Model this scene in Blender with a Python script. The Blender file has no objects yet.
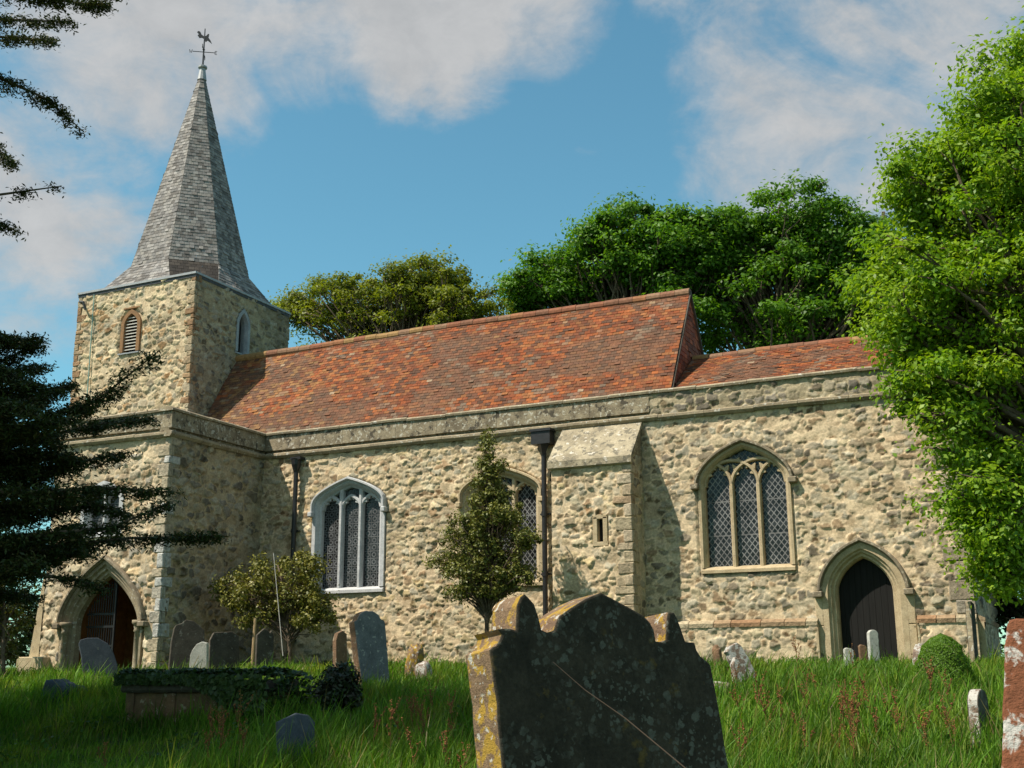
# A ragstone village church with a shingled spire, seen across its churchyard.
EL_DEG, SUN, SKY_STR, EXPO = 55.0, 5.0, .075, 0.45
SKY_TINT = (1.08, 1.72, 1.48); CLOUD_A = (4.0, 4.05, 4.1); CLOUD_B = (6.6, 6.5, 6.4)
import bpy, bmesh, math, random
import numpy as np
from mathutils import Vector, Matrix
C = bpy.context.scene.collection
SC = bpy.context.scene
PI = math.pi
rng = np.random.default_rng(7)
random.seed(7)

# ------------------------------------------------------------------ camera (also used to read positions off the photo)
F, PITCH, ROLL, YAW, DIST = 1186.8, math.radians(13.83), math.radians(-.257), math.radians(25.72), 21.0
_fw = np.array([-math.sin(YAW)*math.cos(PITCH), math.cos(YAW)*math.cos(PITCH), math.sin(PITCH)])
_r = np.array([math.cos(YAW), math.sin(YAW), 0.]); _u = np.cross(_r, _fw)
_r2 = _r*math.cos(ROLL)+_u*math.sin(ROLL); _u2 = -_r*math.sin(ROLL)+_u*math.cos(ROLL)
CAM = np.array([0, -DIST, 0.])
def at(x, y, Y):
    d = _fw+_r2*(x-512)/F-_u2*(y-384)/F
    return CAM+d*((Y+DIST)/d[1])
def depth(p): return float((np.array(p)-CAM)@_fw)
cam = bpy.data.objects.new('camera', bpy.data.cameras.new('camera')); C.objects.link(cam)
cam.data.sensor_width = 36; cam.data.lens = F*36/1024; cam.data.clip_end = 2000; cam.data.clip_start = .05
m = Matrix(((_r2[0], _u2[0], -_fw[0], CAM[0]), (_r2[1], _u2[1], -_fw[1], CAM[1]), (_r2[2], _u2[2], -_fw[2], CAM[2]), (0, 0, 0, 1)))
cam.matrix_world = m; SC.camera = cam

GT = [(-60, -1.6), (-21, -1.45), (-14, -1.25), (-11, -.95), (-8.3, -.5), (-5, -.14), (-3, .0), (0, .1), (60, .45), (400, 2.)]
def gz(Y): return np.interp(Y, [a for a, b in GT], [b for a, b in GT])

# ------------------------------------------------------------------ noise
def vnoise(x, y, seed=0):
    r = np.random.default_rng(seed).random((64, 64))
    xi = np.floor(x).astype(int); yi = np.floor(y).astype(int); fx = x-xi; fy = y-yi
    fx = fx*fx*(3-2*fx); fy = fy*fy*(3-2*fy)
    g = lambda a, b: r[a % 64, b % 64]
    return (g(xi, yi)*(1-fx)+g(xi+1, yi)*fx)*(1-fy)+(g(xi, yi+1)*(1-fx)+g(xi+1, yi+1)*fx)*fy
def fbm(x, y, seed=0, n=4):
    s = 0; a = .5
    for i in range(n): s = s+a*vnoise(x*2**i, y*2**i, seed+i); a *= .5
    return s/(1-.5**n)
def sstep(a, b, x):
    t = np.clip((x-a)/(b-a), 0, 1); return t*t*(3-2*t)

# ------------------------------------------------------------------ tagging
def tag(o, label=None, cat=None, group=None, kind=None):
    if label: o['label'] = label
    if cat: o['category'] = cat
    if group: o['group'] = group
    if kind: o['kind'] = kind
    return o
def link(o, parent=None):
    C.objects.link(o)
    if parent is not None:
        o.parent = parent
        w = Vector((0, 0, 0)); q = parent
        while q is not None: w += q.location; q = q.parent
        o.matrix_parent_inverse = Matrix.Identity(4)
        o.location = -w          # meshes are written in world coordinates
    return o
def empty(name, loc, label, cat, group=None):
    o = bpy.data.objects.new(name, None); C.objects.link(o); o.location = loc; o.empty_display_size = .2
    return tag(o, label, cat, group)
def np_mesh(name, V, Q, mat, parent=None, col=None, smooth=False, tris=None, mats=None, midx=None):
    me = bpy.data.meshes.new(name); V = np.asarray(V, np.float32).reshape(-1, 3)
    Q = np.asarray(Q, np.int32).reshape(-1, 4) if Q is not None else np.zeros((0, 4), np.int32)
    T = np.asarray(tris, np.int32).reshape(-1, 3) if tris is not None else np.zeros((0, 3), np.int32)
    me.vertices.add(len(V)); me.vertices.foreach_set('co', V.ravel())
    nl = Q.size+T.size; me.loops.add(nl); me.loops.foreach_set('vertex_index', np.concatenate([Q.ravel(), T.ravel()]))
    np_ = len(Q)+len(T); me.polygons.add(np_)
    ls = np.concatenate([np.arange(len(Q))*4, Q.size+np.arange(len(T))*3]).astype(np.int32)
    me.polygons.foreach_set('loop_start', ls)
    try: me.polygons.foreach_set('loop_total', np.concatenate([np.full(len(Q), 4), np.full(len(T), 3)]).astype(np.int32))
    except Exception: pass
    if smooth: me.polygons.foreach_set('use_smooth', np.ones(np_, bool))
    for mm in (mats or [mat]): me.materials.append(mm)
    if midx is not None: me.polygons.foreach_set('material_index', np.asarray(midx, np.int32))
    if col is not None:
        a = me.attributes.new('col', 'FLOAT_COLOR', 'POINT'); c = np.ones((len(V), 4), np.float32); c[:, :3] = col
        a.data.foreach_set('color', c.ravel())
    me.update(calc_edges=True); me.validate()
    o = bpy.data.objects.new(name, me); return link(o, parent)

class MB:
    """collects shapes, then links them as one mesh object"""
    def __init__(s): s.v = []; s.f = []; s.c = []; s.col = None
    def _add(s, vs, fs):
        n = len(s.v); s.v += [tuple(map(float, p)) for p in vs]; s.f += [tuple(n+i for i in f) for f in fs]
        s.c += [s.col or (1, 1, 1)]*len(vs); return s
    def box(s, x0, x1, y0, y1, z0, z1, M=None):
        P = [(x0, y0, z0), (x1, y0, z0), (x1, y1, z0), (x0, y1, z0), (x0, y0, z1), (x1, y0, z1), (x1, y1, z1), (x0, y1, z1)]
        if M is not None: P = [M(*p) for p in P]
        return s._add(P, [(0, 3, 2, 1), (4, 5, 6, 7), (0, 1, 5, 4), (1, 2, 6, 5), (2, 3, 7, 6), (3, 0, 4, 7)])
    def block(s, x0, x1, y0, y1, z0, z1, b=.012, M=None, j=0.):
        """box with chamfered edges"""
        xs = (x0, x1); ys = (y0, y1); zs = (z0, z1); P = []; idx = {}
        R = lambda: random.uniform(-j, j) if j else 0
        for i in (0, 1):
            for k in (0, 1):
                for l in (0, 1):
                    si, sk, sl = (1, -1)[i], (1, -1)[k], (1, -1)[l]
                    e = (R(), R(), R())
                    for ax, d in enumerate(((0, b, b), (b, 0, b), (b, b, 0))):
                        idx[i, k, l, ax] = len(P)
                        p = (xs[i]+si*d[0]+e[0], ys[k]+sk*d[1]+e[1], zs[l]+sl*d[2]+e[2]); P.append(M(*p) if M else p)
        f = []
        for i in (0, 1):
            q = [idx[i, k, l, 0] for k, l in ((0, 0), (1, 0), (1, 1), (0, 1))]; f.append(q if i else q[::-1])
            q = [idx[k, i, l, 1] for k, l in ((0, 0), (1, 0), (1, 1), (0, 1))]; f.append(q[::-1] if i else q)
            q = [idx[k, l, i, 2] for k, l in ((0, 0), (1, 0), (1, 1), (0, 1))]; f.append(q if i else q[::-1])
        for a in (0, 1):
            for b_ in (0, 1):
                f.append([idx[a, b_, 0, 0], idx[a, b_, 1, 0], idx[a, b_, 1, 1], idx[a, b_, 0, 1]])
                f.append([idx[a, 0, b_, 0], idx[a, 1, b_, 0], idx[a, 1, b_, 2], idx[a, 0, b_, 2]])
                f.append([idx[0, a, b_, 1], idx[1, a, b_, 1], idx[1, a, b_, 2], idx[0, a, b_, 2]])
        for k in [(i, j_, l) for i in (0, 1) for j_ in (0, 1) for l in (0, 1)]: f.append([idx[(*k, 0)], idx[(*k, 1)], idx[(*k, 2)]])
        return s._add(P, f)
    def tube(s, pts, rad, n=8, cap=True):
        pts = [Vector(p) for p in pts]; k = len(pts)
        if not hasattr(rad, '__len__'): rad = [rad]*k
        V = []; up = None
        for i, p in enumerate(pts):
            t = (pts[min(i+1, k-1)]-pts[max(i-1, 0)]); t = t.normalized() if t.length > 1e-9 else Vector((0, 0, 1))
            if up is None: up = t.orthogonal().normalized()
            else:
                up = up-t*up.dot(t); up = up.normalized() if up.length > 1e-6 else t.orthogonal().normalized()
            w = t.cross(up)
            for a in range(n):
                an = 2*PI*a/n; V.append(p+(up*math.cos(an)+w*math.sin(an))*rad[i])
        f = [(i*n+a, i*n+(a+1) % n, (i+1)*n+(a+1) % n, (i+1)*n+a) for i in range(k-1) for a in range(n)]
        if cap: f += [tuple(range(n))[::-1], tuple((k-1)*n+a for a in range(n))]
        return s._add(V, f)
    def lathe(s, c, prof, n=16):
        V = []; k = len(prof)
        for r_, z in prof:
            for a in range(n): V.append((c[0]+r_*math.cos(2*PI*a/n), c[1]+r_*math.sin(2*PI*a/n), c[2]+z))
        f = [(i*n+a, i*n+(a+1) % n, (i+1)*n+(a+1) % n, (i+1)*n+a) for i in range(k-1) for a in range(n)]
        return s._add(V, f+[tuple(range(n))[::-1], tuple((k-1)*n+a for a in range(n))])
    def prism(s, poly, d0, d1, M):
        """poly in (u,z), extruded from depth d0 to d1; M(u,z,d) -> world"""
        n = len(poly); V = [M(u, z, d0) for u, z in poly]+[M(u, z, d1) for u, z in poly]
        return s._add(V, [tuple(range(n)), tuple(range(2*n-1, n-1, -1))]+[(i, (i+1) % n, n+(i+1) % n, n+i) for i in range(n)])
    def sheet(s, grid):
        """grid of points [i][j] -> quads"""
        a, b = len(grid), len(grid[0])
        return s._add([p for row in grid for p in row], [(i*b+j, i*b+j+1, (i+1)*b+j+1, (i+1)*b+j) for i in range(a-1) for j in range(b-1)])
    def build(s, name, mat, parent=None, smooth=False, fix=True, usecol=False):
        me = bpy.data.meshes.new(name); me.from_pydata(s.v, [], s.f)
        for mm in (mat if isinstance(mat, (list, tuple)) else [mat]): me.materials.append(mm)
        if usecol:
            a = me.attributes.new('col', 'FLOAT_COLOR', 'POINT'); c = np.ones((len(s.v), 4), np.float32); c[:, :3] = np.array(s.c); a.data.foreach_set('color', c.ravel())
        if fix:
            bm = bmesh.new(); bm.from_mesh(me); bmesh.ops.recalc_face_normals(bm, faces=bm.faces); bm.to_mesh(me); bm.free()
        if smooth:
            me.polygons.foreach_set('use_smooth', np.ones(len(me.polygons), bool))
        me.update(); o = bpy.data.objects.new(name, me); return link(o, parent)

# ------------------------------------------------------------------ materials
def mat_new(name):
    m = bpy.data.materials.new(name); m.use_nodes = True; nt = m.node_tree; b = nt.nodes['Principled BSDF']; return m, nt, b
def N(nt, t, **kw):
    n = nt.nodes.new(t)
    for k, v in kw.items():
        if k.startswith('i_'):
            key = k[2:]; n.inputs[int(key) if key.isdigit() else key.replace('_', ' ')].default_value = v
        else: setattr(n, k, v)
    return n
def L(nt, a, b): nt.links.new(a, b)
def ramp(nt, fac, stops, interp='LINEAR'):
    r = N(nt, 'ShaderNodeValToRGB'); r.color_ramp.interpolation = interp; e = r.color_ramp.elements
    while len(e) < len(stops): e.new(.5)
    for q, (p, c) in zip(e, stops): q.position = p; q.color = (*c, 1) if len(c) == 3 else c
    L(nt, fac, r.inputs[0]); return r.outputs[0]
def mix(nt, fac, a, b, blend='MIX'):
    n = N(nt, 'ShaderNodeMix', data_type='RGBA', blend_type=blend)
    for i, v in ((0, fac), (6, a), (7, b)):
        if hasattr(v, 'links'): L(nt, v, n.inputs[i])
        else: n.inputs[i].default_value = v if i == 0 else (*v, 1)
    return n.outputs[2]
def coords(nt, scale=(1, 1, 1)):
    g = N(nt, 'ShaderNodeNewGeometry'); mp = N(nt, 'ShaderNodeMapping'); mp.inputs['Scale'].default_value = scale
    L(nt, g.outputs['Position'], mp.inputs[0]); return mp.outputs[0]
def noise(nt, vec, scale, detail=4, rough=.6, dist=0):
    n = N(nt, 'ShaderNodeTexNoise'); n.inputs['Scale'].default_value = scale; n.inputs['Detail'].default_value = detail
    n.inputs['Roughness'].default_value = rough; n.inputs['Distortion'].default_value = dist
    if vec is not None: L(nt, vec, n.inputs['Vector'])
    return n.outputs['Fac']
def bump(nt, b, h, strength=.5, dist=.02):
    n = N(nt, 'ShaderNodeBump'); n.inputs['Strength'].default_value = strength; n.inputs['Distance'].default_value = dist
    L(nt, h, n.inputs['Height']); L(nt, n.outputs[0], b.inputs['Normal'])
def m_attr(name, var=.35, vs=22., bs=.5, bd=.012, rough=.9, spec=.2, tint=(1, 1, 1)):
    """colour from the mesh's per-stone colour, broken up by fine noise, with grain bump"""
    m, nt, b = mat_new(name); a = N(nt, 'ShaderNodeAttribute', attribute_name='col'); v = coords(nt)
    n1 = noise(nt, v, vs, 5, .65); n2 = noise(nt, v, 2.3, 3, .6)
    g = ramp(nt, n1, [(.25, (1-var, 1-var, 1-var)), (.75, (1+var*.7, 1+var*.7, 1+var*.7))])
    c = mix(nt, 1, a.outputs['Color'], g, 'MULTIPLY')
    g2 = ramp(nt, n2, [(.3, (.86, .85, .84)), (.7, (1.1, 1.1, 1.1))]); c = mix(nt, 1, c, g2, 'MULTIPLY')
    if tint != (1, 1, 1): c = mix(nt, 1, c, tint, 'MULTIPLY')
    L(nt, c, b.inputs['Base Color']); b.inputs['Roughness'].default_value = rough; b.inputs['Specular IOR Level'].default_value = spec
    bump(nt, b, n1, bs, bd); return m
def m_stone(name, c1, c2, scale=8., spots=None, spot_scale=9., spot_t=.6, bs=.5, bd=.012, rough=.9, extra=None, extra_scale=14, extra_t=.62):
    """dressed stone: two tones of weathering, optional lichen blotches"""
    m, nt, b = mat_new(name); v = coords(nt); n1 = noise(nt, v, scale, 6, .65); n2 = noise(nt, v, scale*7, 4, .7)
    c = mix(nt, ramp(nt, n1, [(.35, (0, 0, 0)), (.65, (1, 1, 1))]), c1, c2)
    c = mix(nt, 1, c, ramp(nt, n2, [(.25, (.72, .72, .72)), (.75, (1.2, 1.2, 1.2))]), 'MULTIPLY')
    for sp, ss, st in ((spots, spot_scale, spot_t), (extra, extra_scale, extra_t)):
        if sp is None: continue
        sn = noise(nt, v, ss, 5, .62, .3)
        c = mix(nt, ramp(nt, sn, [(st-.03, (0, 0, 0)), (st+.02, (1, 1, 1))]), c, sp)
    L(nt, c, b.inputs['Base Color']); b.inputs['Roughness'].default_value = rough; b.inputs['Specular IOR Level'].default_value = .2
    bump(nt, b, n2, bs, bd); return m
def m_plain(name, c, rough=.6, metal=0, spec=.5, var=0):
    m, nt, b = mat_new(name); b.inputs['Base Color'].default_value = (*c, 1); b.inputs['Roughness'].default_value = rough; b.inputs['Metallic'].default_value = metal
    b.inputs['Specular IOR Level'].default_value = spec
    if var:
        n = noise(nt, coords(nt), 12, 4); g = ramp(nt, n, [(.3, tuple(x*(1-var) for x in c)), (.7, tuple(x*(1+var) for x in c))]); L(nt, g, b.inputs['Base Color']); bump(nt, b, n, .2, .01)
    return m
def m_leaf(name, trans=.35, rough=.5, spec=.35):
    m, nt, b = mat_new(name); a = N(nt, 'ShaderNodeAttribute', attribute_name='col')
    L(nt, a.outputs['Color'], b.inputs['Base Color']); b.inputs['Roughness'].default_value = rough; b.inputs['Specular IOR Level'].default_value = spec
    t = N(nt, 'ShaderNodeBsdfTranslucent'); h = mix(nt, 1, a.outputs['Color'], (1.25, 1.25, .5), 'MULTIPLY'); L(nt, h, t.inputs['Color'])
    ms = N(nt, 'ShaderNodeMixShader'); ms.inputs[0].default_value = trans; out = nt.nodes['Material Output']
    L(nt, b.outputs[0], ms.inputs[1]); L(nt, t.outputs[0], ms.inputs[2]); L(nt, ms.outputs[0], out.inputs[0]); return m
MAT = {}
MAT['rubble'] = m_attr('ragstone rubble', .38, 26, .6, .015)
MAT['tile'] = m_attr('clay tile', .4, 18, .4, .006, .85)
MAT['shingle'] = m_attr('weathered shingle', .35, 30, .5, .006, .8)
MAT['quoin'] = m_attr('dressed quoin', .5, 15, .9, .03)
MAT['leaf'] = m_leaf('leaf', .45)
MAT['leaf_glossy'] = m_leaf('holly leaf', .15, .48, .3)
MAT['yew'] = m_leaf('yew needle', .12, .6, .25)
MAT['grass'] = m_leaf('grass blade', .35, .55, .25)
MAT['sorrel'] = m_leaf('sorrel', .3, .7, .1)
MAT['bark'] = m_stone('bark', (.09, .065, .045), (.17, .13, .09), 6, bs=.8, bd=.03)
MAT['limewash'] = m_stone('limewashed stone', (.55, .55, .55), (.42, .43, .44), 5, bs=.25)
MAT['dressed'] = m_stone('pale dressed stone', (.52, .42, .27), (.40, .31, .19), 6, spots=(.30, .24, .16), spot_scale=16, spot_t=.63, bs=.35)
MAT['dressed_dark'] = m_stone('weathered hood stone', (.27, .22, .15), (.17, .14, .10), 7, spots=(.42, .37, .28), spot_scale=15, spot_t=.6, bs=.4)
MAT['parapet'] = m_stone('lichened parapet stone', (.33, .275, .185), (.16, .13, .088), 4.5, spots=(.46, .43, .35), spot_scale=13, spot_t=.59, bs=.6, bd=.02, extra=(.08, .068, .05), extra_scale=7, extra_t=.6)
MAT['coping'] = m_stone('coping stone', (.36, .30, .20), (.24, .19, .13), 5, spots=(.5, .47, .4), spot_scale=14, spot_t=.62, bs=.5)
MAT['bluestone'] = m_stone('grey blue stone', (.33, .35, .37), (.25, .27, .29), 6, bs=.3)
MAT['rust'] = m_stone('rust brown stone', (.30, .16, .075), (.22, .13, .07), 8, bs=.4)
MAT['lead'] = m_plain('lead', (.32, .33, .34), .55, .2, .5, .15)
MAT['black_iron'] = m_plain('black painted iron', (.016, .016, .018), .45, 0, .5, .3)
MAT['dark_lead'] = m_plain('dark lead flashing', (.05, .05, .055), .6, 0, .4, .3)
MAT['void'] = m_plain('dark interior', (.006, .006, .007), .9)
MAT['slat'] = m_plain('pale louvre boards', (.5, .47, .42), .8, 0, .2, .2)
MAT['copper'] = m_plain('green copper strip', (.28, .42, .36), .7, 0, .3, .2)
MAT['ochre'] = m_plain('ochre porch plaster', (.30, .155, .06), .9, 0, .1, .25)
MAT['tan_wood'] = m_stone('weathered stake', (.40, .28, .15), (.28, .19, .10), 9, bs=.4)

def m_planks(name, c1, c2, w):
    m, nt, b = mat_new(name); v = coords(nt, (1, 1, .06)); n1 = noise(nt, v, 40, 5, .7)
    g = N(nt, 'ShaderNodeNewGeometry'); sx = N(nt, 'ShaderNodeSeparateXYZ'); L(nt, g.outputs['Position'], sx.inputs[0])
    d = N(nt, 'ShaderNodeMath', operation='DIVIDE'); L(nt, sx.outputs[0], d.inputs[0]); d.inputs[1].default_value = w
    fr = N(nt, 'ShaderNodeMath', operation='FRACT'); L(nt, d.outputs[0], fr.inputs[0])
    gap = ramp(nt, fr.outputs[0], [(0, (.0, .0, .0)), (.06, (1, 1, 1)), (.94, (1, 1, 1)), (1, (0, 0, 0))])
    c = mix(nt, ramp(nt, n1, [(.35, (0, 0, 0)), (.7, (1, 1, 1))]), c1, c2); c = mix(nt, gap, tuple(x*.25 for x in c1), c)
    L(nt, c, b.inputs['Base Color']); b.inputs['Roughness'].default_value = .75; b.inputs['Specular IOR Level'].default_value = .25
    h = mix(nt, .35, gap, ramp(nt, n1, [(0, (0, 0, 0)), (1, (1, 1, 1))])); bump(nt, b, h, .6, .012); return m
MAT['door'] = m_planks('black oak planks', (.006, .0055, .005), (.013, .012, .011), .105)

def m_lattice(name, mode):
    """leaded glass: dark panes with pale lead lines, diamonds or rectangles with rings"""
    m, nt, b = mat_new(name); g = N(nt, 'ShaderNodeNewGeometry'); sx = N(nt, 'ShaderNodeSeparateXYZ'); L(nt, g.outputs['Position'], sx.inputs[0])
    def mth(op, a, b_=None):
        n = N(nt, 'ShaderNodeMath', operation=op)
        for i, v in enumerate((a, b_)):
            if v is None: continue
            if hasattr(v, 'links'): L(nt, v, n.inputs[i])
            else: n.inputs[i].default_value = v
        return n.outputs[0]
    X, Z = sx.outputs[0], sx.outputs[2]
    def line(e, per, th):
        f = mth('FRACT', mth('DIVIDE', e, per)); f = mth('ABSOLUTE', mth('SUBTRACT', f, .5)); return mth('GREATER_THAN', f, .5-th)
    if mode == 'diamond':
        z2 = mth('MULTIPLY', Z, .8); lead = mth('MAXIMUM', line(mth('ADD', X, z2), .105, .10), line(mth('SUBTRACT', X, z2), .105, .10))
        lead = mth('MAXIMUM', lead, line(mth('ADD', Z, .02), .62, .016))
    else:
        lead = mth('MAXIMUM', line(X, .155, .055), line(Z, .15, .07))
        fx = mth('SUBTRACT', mth('FRACT', mth('DIVIDE', X, .155)), .5); fz = mth('SUBTRACT', mth('FRACT', mth('DIVIDE', Z, .15)), .5)
        rr = mth('SQRT', mth('ADD', mth('MULTIPLY', fx, fx), mth('MULTIPLY', fz, fz))); ring = mth('LESS_THAN', mth('ABSOLUTE', mth('SUBTRACT', rr, .27)), .085)
        lead = mth('MAXIMUM', lead, ring)
    n = noise(nt, g.outputs['Position'], 5, 2); n3 = noise(nt, g.outputs['Position'], 25, 2)
    if mode == 'diamond': ca, cb = mth('FLOOR', mth('DIVIDE', mth('ADD', X, z2), .105)), mth('FLOOR', mth('DIVIDE', mth('SUBTRACT', X, z2), .105))
    else: ca, cb = mth('FLOOR', mth('DIVIDE', X, .155)), mth('FLOOR', mth('DIVIDE', Z, .15))
    cv = N(nt, 'ShaderNodeCombineXYZ'); L(nt, ca, cv.inputs[0]); L(nt, cb, cv.inputs[1]); wn = N(nt, 'ShaderNodeTexWhiteNoise', noise_dimensions='2D'); L(nt, cv.outputs[0], wn.inputs['Vector'])
    glass = mix(nt, wn.outputs['Value'], (.004, .004, .005), (.04, .042, .046)); glass = mix(nt, mth('MULTIPLY', n3, .6), glass, (.03, .028, .025))
    dirt = ramp(nt, n, [(.35, (.55, .55, .55)), (.65, (1.1, 1.1, 1.1))]); c = mix(nt, lead, glass, (.21, .21, .21) if mode == 'diamond' else (.12, .125, .13)); c = mix(nt, 1, c, dirt, 'MULTIPLY')
    L(nt, c, b.inputs['Base Color']); r_ = mth('ADD', mth('MULTIPLY', lead, .5), .12); L(nt, r_, b.inputs['Roughness']); b.inputs['Specular IOR Level'].default_value = .22
    h = mth('ADD', lead, mth('MULTIPLY', n, 1.6)); bump(nt, b, h, .35, .01); return m
MAT['glass_diamond'] = m_lattice('diamond leaded glass', 'diamond')
MAT['glass_ring'] = m_lattice('ringed leaded glass', 'ring')
# ------------------------------------------------------------------ wall frames
def FS(Y0): return lambda u, z, d: (u, Y0-d, z)          # faces south
def FE(X0): return lambda u, z, d: (X0+d, u, z)          # faces east, u = Y
def FW(X0): return lambda u, z, d: (X0-d, u, z)
def FN(Y0): return lambda u, z, d: (u, Y0+d, z)

def inside(poly, x, y):
    r = np.zeros(x.shape, bool); P = np.array(poly); n = len(P)
    for i in range(n):
        x1, y1 = P[i]; x2, y2 = P[(i+1) % n]
        if y1 == y2: continue
        r ^= ((y1 > y) != (y2 > y)) & (x < (x2-x1)*(y-y1)/(y2-y1)+x1)
    return r
PAL_NAVE = [(.44, .36, .23), (.40, .32, .20), (.49, .41, .27), (.30, .25, .17), (.42, .38, .29), (.36, .25, .15), (.47, .38, .22), (.52, .45, .31)]
PAL_CHANCEL = [(.38, .32, .22), (.28, .235, .165), (.43, .36, .24), (.22, .185, .14), (.40, .36, .28), (.33, .24, .15), (.47, .40, .27), (.31, .28, .215)]
PAL_TOWER = [(.43, .35, .22), (.38, .31, .20), (.48, .40, .26), (.28, .23, .16), (.40, .35, .26), (.42, .27, .14), (.45, .38, .25)]
PAL_PORCH = [(.46, .39, .27), (.40, .33, .23), (.52, .45, .33), (.33, .27, .19), (.38, .35, .29), (.44, .33, .2)]
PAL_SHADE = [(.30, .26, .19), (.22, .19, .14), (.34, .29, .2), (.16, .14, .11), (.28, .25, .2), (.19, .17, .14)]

def rubble(name, FR, u0, u1, z0, z1, pal, parent, seed=1, sw=.26, sh=.165, mort=(.63, .505, .345), cover=.5, relief=.035, step=.021, holes=(), order=1, zmask=None, calm=(0, 0)):
    """random rubble wall: real relief, one colour per stone, mortar between. holes = [(cut polygon, calm polygon)]"""
    nu = max(2, int((u1-u0)/step)+1); nz = max(2, int((z1-z0)/step)+1)
    U, Z = np.meshgrid(np.linspace(u0, u1, nu), np.linspace(z0, z1, nz), indexing='ij')
    wu = U+.10*(fbm(U*2.2, Z*2.2, seed+50, 3)-.5)+.05*(fbm(U*7, Z*7, seed+60, 2)-.5)+.055*(fbm(U*15, Z*15, seed+61, 3)-.5)
    wz = Z+.055*(fbm(U*1.6, Z*2.2, seed+70, 3)-.5)+.04*(fbm(U*8, Z*8, seed+80, 2)-.5)+.045*(fbm(U*16, Z*16, seed+81, 3)-.5)
    R = np.random.default_rng(seed); T = R.random((97, 89, 8))
    gz_ = wz/sh; row = np.floor(gz_).astype(int)
    d1 = np.full(U.shape, 9.); d2 = np.full(U.shape, 9.); ida = np.zeros(U.shape, int); idb = np.zeros(U.shape, int); lu = np.zeros(U.shape); lz = np.zeros(U.shape)
    for dr in (-1, 0, 1):
        rr = row+dr; rowrand = T[rr % 97, 0, 5]; swr = sw*(.6+.9*rowrand); gu = wu/swr+rowrand*7.3; cc = np.floor(gu).astype(int)
        for dc in (-1, 0, 1):
            c = cc+dc; t = T[rr % 97, c % 89]
            su = (c+.5+.7*(t[..., 0]-.5)); sz = (rr+.5+.55*(t[..., 1]-.5)); k = .6+.8*t[..., 2]
            x_, z_ = (gu-su)*swr/sw, (gz_-sz)*.95
            d = (np.abs(x_)**2.6+np.abs(z_)**2.6)**(1/2.6)/k
            b = d < d1; d2 = np.where(b, d1, np.minimum(d2, d)); ida = np.where(b, rr % 97, ida); idb = np.where(b, c % 89, idb); lu = np.where(b, x_, lu); lz = np.where(b, z_, lz); d1 = np.where(b, d, d1)
    e = d2-d1; t = T[ida, idb]
    gap = .03+.24*(1-cover)*(.2+1.6*t[..., 3]); mask = sstep(gap, gap+.07, e)
    bury = sstep(.30-.25*(1-cover), .46, t[..., 4]*.75+.5*fbm(U*1.1, Z*1.1, seed+9, 2)-.12); mk = mask*(.12+.88*bury)
    fine = fbm(U*12, Z*14, seed+5, 4)
    H = mk*(relief*(.3+1.0*t[..., 2])+.035*(t[..., 6]-.5)*lu+.05*(t[..., 7]-.6)*lz)+.024*(fbm(U*5, Z*5, seed+3, 4)-.5)+.028*(fine-.5)*(.4+.6*mk)
    pal = np.array(pal); pc = pal[(t[..., 0]*len(pal)).astype(int) % len(pal)]*(.75+.5*t[..., 1])[..., None]
    mo = np.array(mort)*(.74+.52*fbm(U*6, Z*6, seed+20, 4))[..., None]
    col = mo*(1-mk[..., None])+(pc*(.72+.56*fine)[..., None])*mk[..., None]
    pit = sstep(.545, .60, fbm(U*7.5, Z*10, seed+14, 4))*sstep(.30, .6, t[..., 3])*(.35+.65*mk); H = H-.016*pit
    col = col*(1-.52*pit[..., None]*np.array((.9, 1., 1.12)))
    blot = fbm(U*1.3, Z*1.3, seed+33, 4); col = col*(1-.22*sstep(.52, .72, blot))[..., None]
    lich = sstep(.63, .68, fbm(U*5, Z*5, seed+44, 4)); col = col*(1-.5*lich[..., None])+np.array((.42, .39, .3))*.5*lich[..., None]
    col = col*np.array((1.05, 1.03, .995))
    if zmask is not None: col = zmask(U, Z, col)
    for w_, dd in ((calm[0], U-u0), (calm[1], u1-U)):
        if w_: H = np.where(dd < w_, np.minimum(H, .006), H)
    keep = np.ones((nu-1, nz-1), bool); cu = (U[:-1, :-1]+U[1:, 1:])/2; cz = (Z[:-1, :-1]+Z[1:, 1:])/2
    for cut, calm in holes:
        H = np.where(inside(calm, U, Z), -.03, H); keep &= ~inside(cut, cu, cz)
    P = np.stack(FR(U, Z, H), -1).reshape(-1, 3) if False else np.stack([np.broadcast_to(a, U.shape) for a in FR(U, Z, H)], -1).reshape(-1, 3)
    I = np.arange(nu*nz).reshape(nu, nz); q = np.stack([I[:-1, :-1], I[1:, :-1], I[1:, 1:], I[:-1, 1:]], -1)[keep]
    if order < 0: q = q[:, ::-1]
    return np_mesh(name, P, q, MAT['rubble'], parent, col.reshape(-1, 3), smooth=True)

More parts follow.
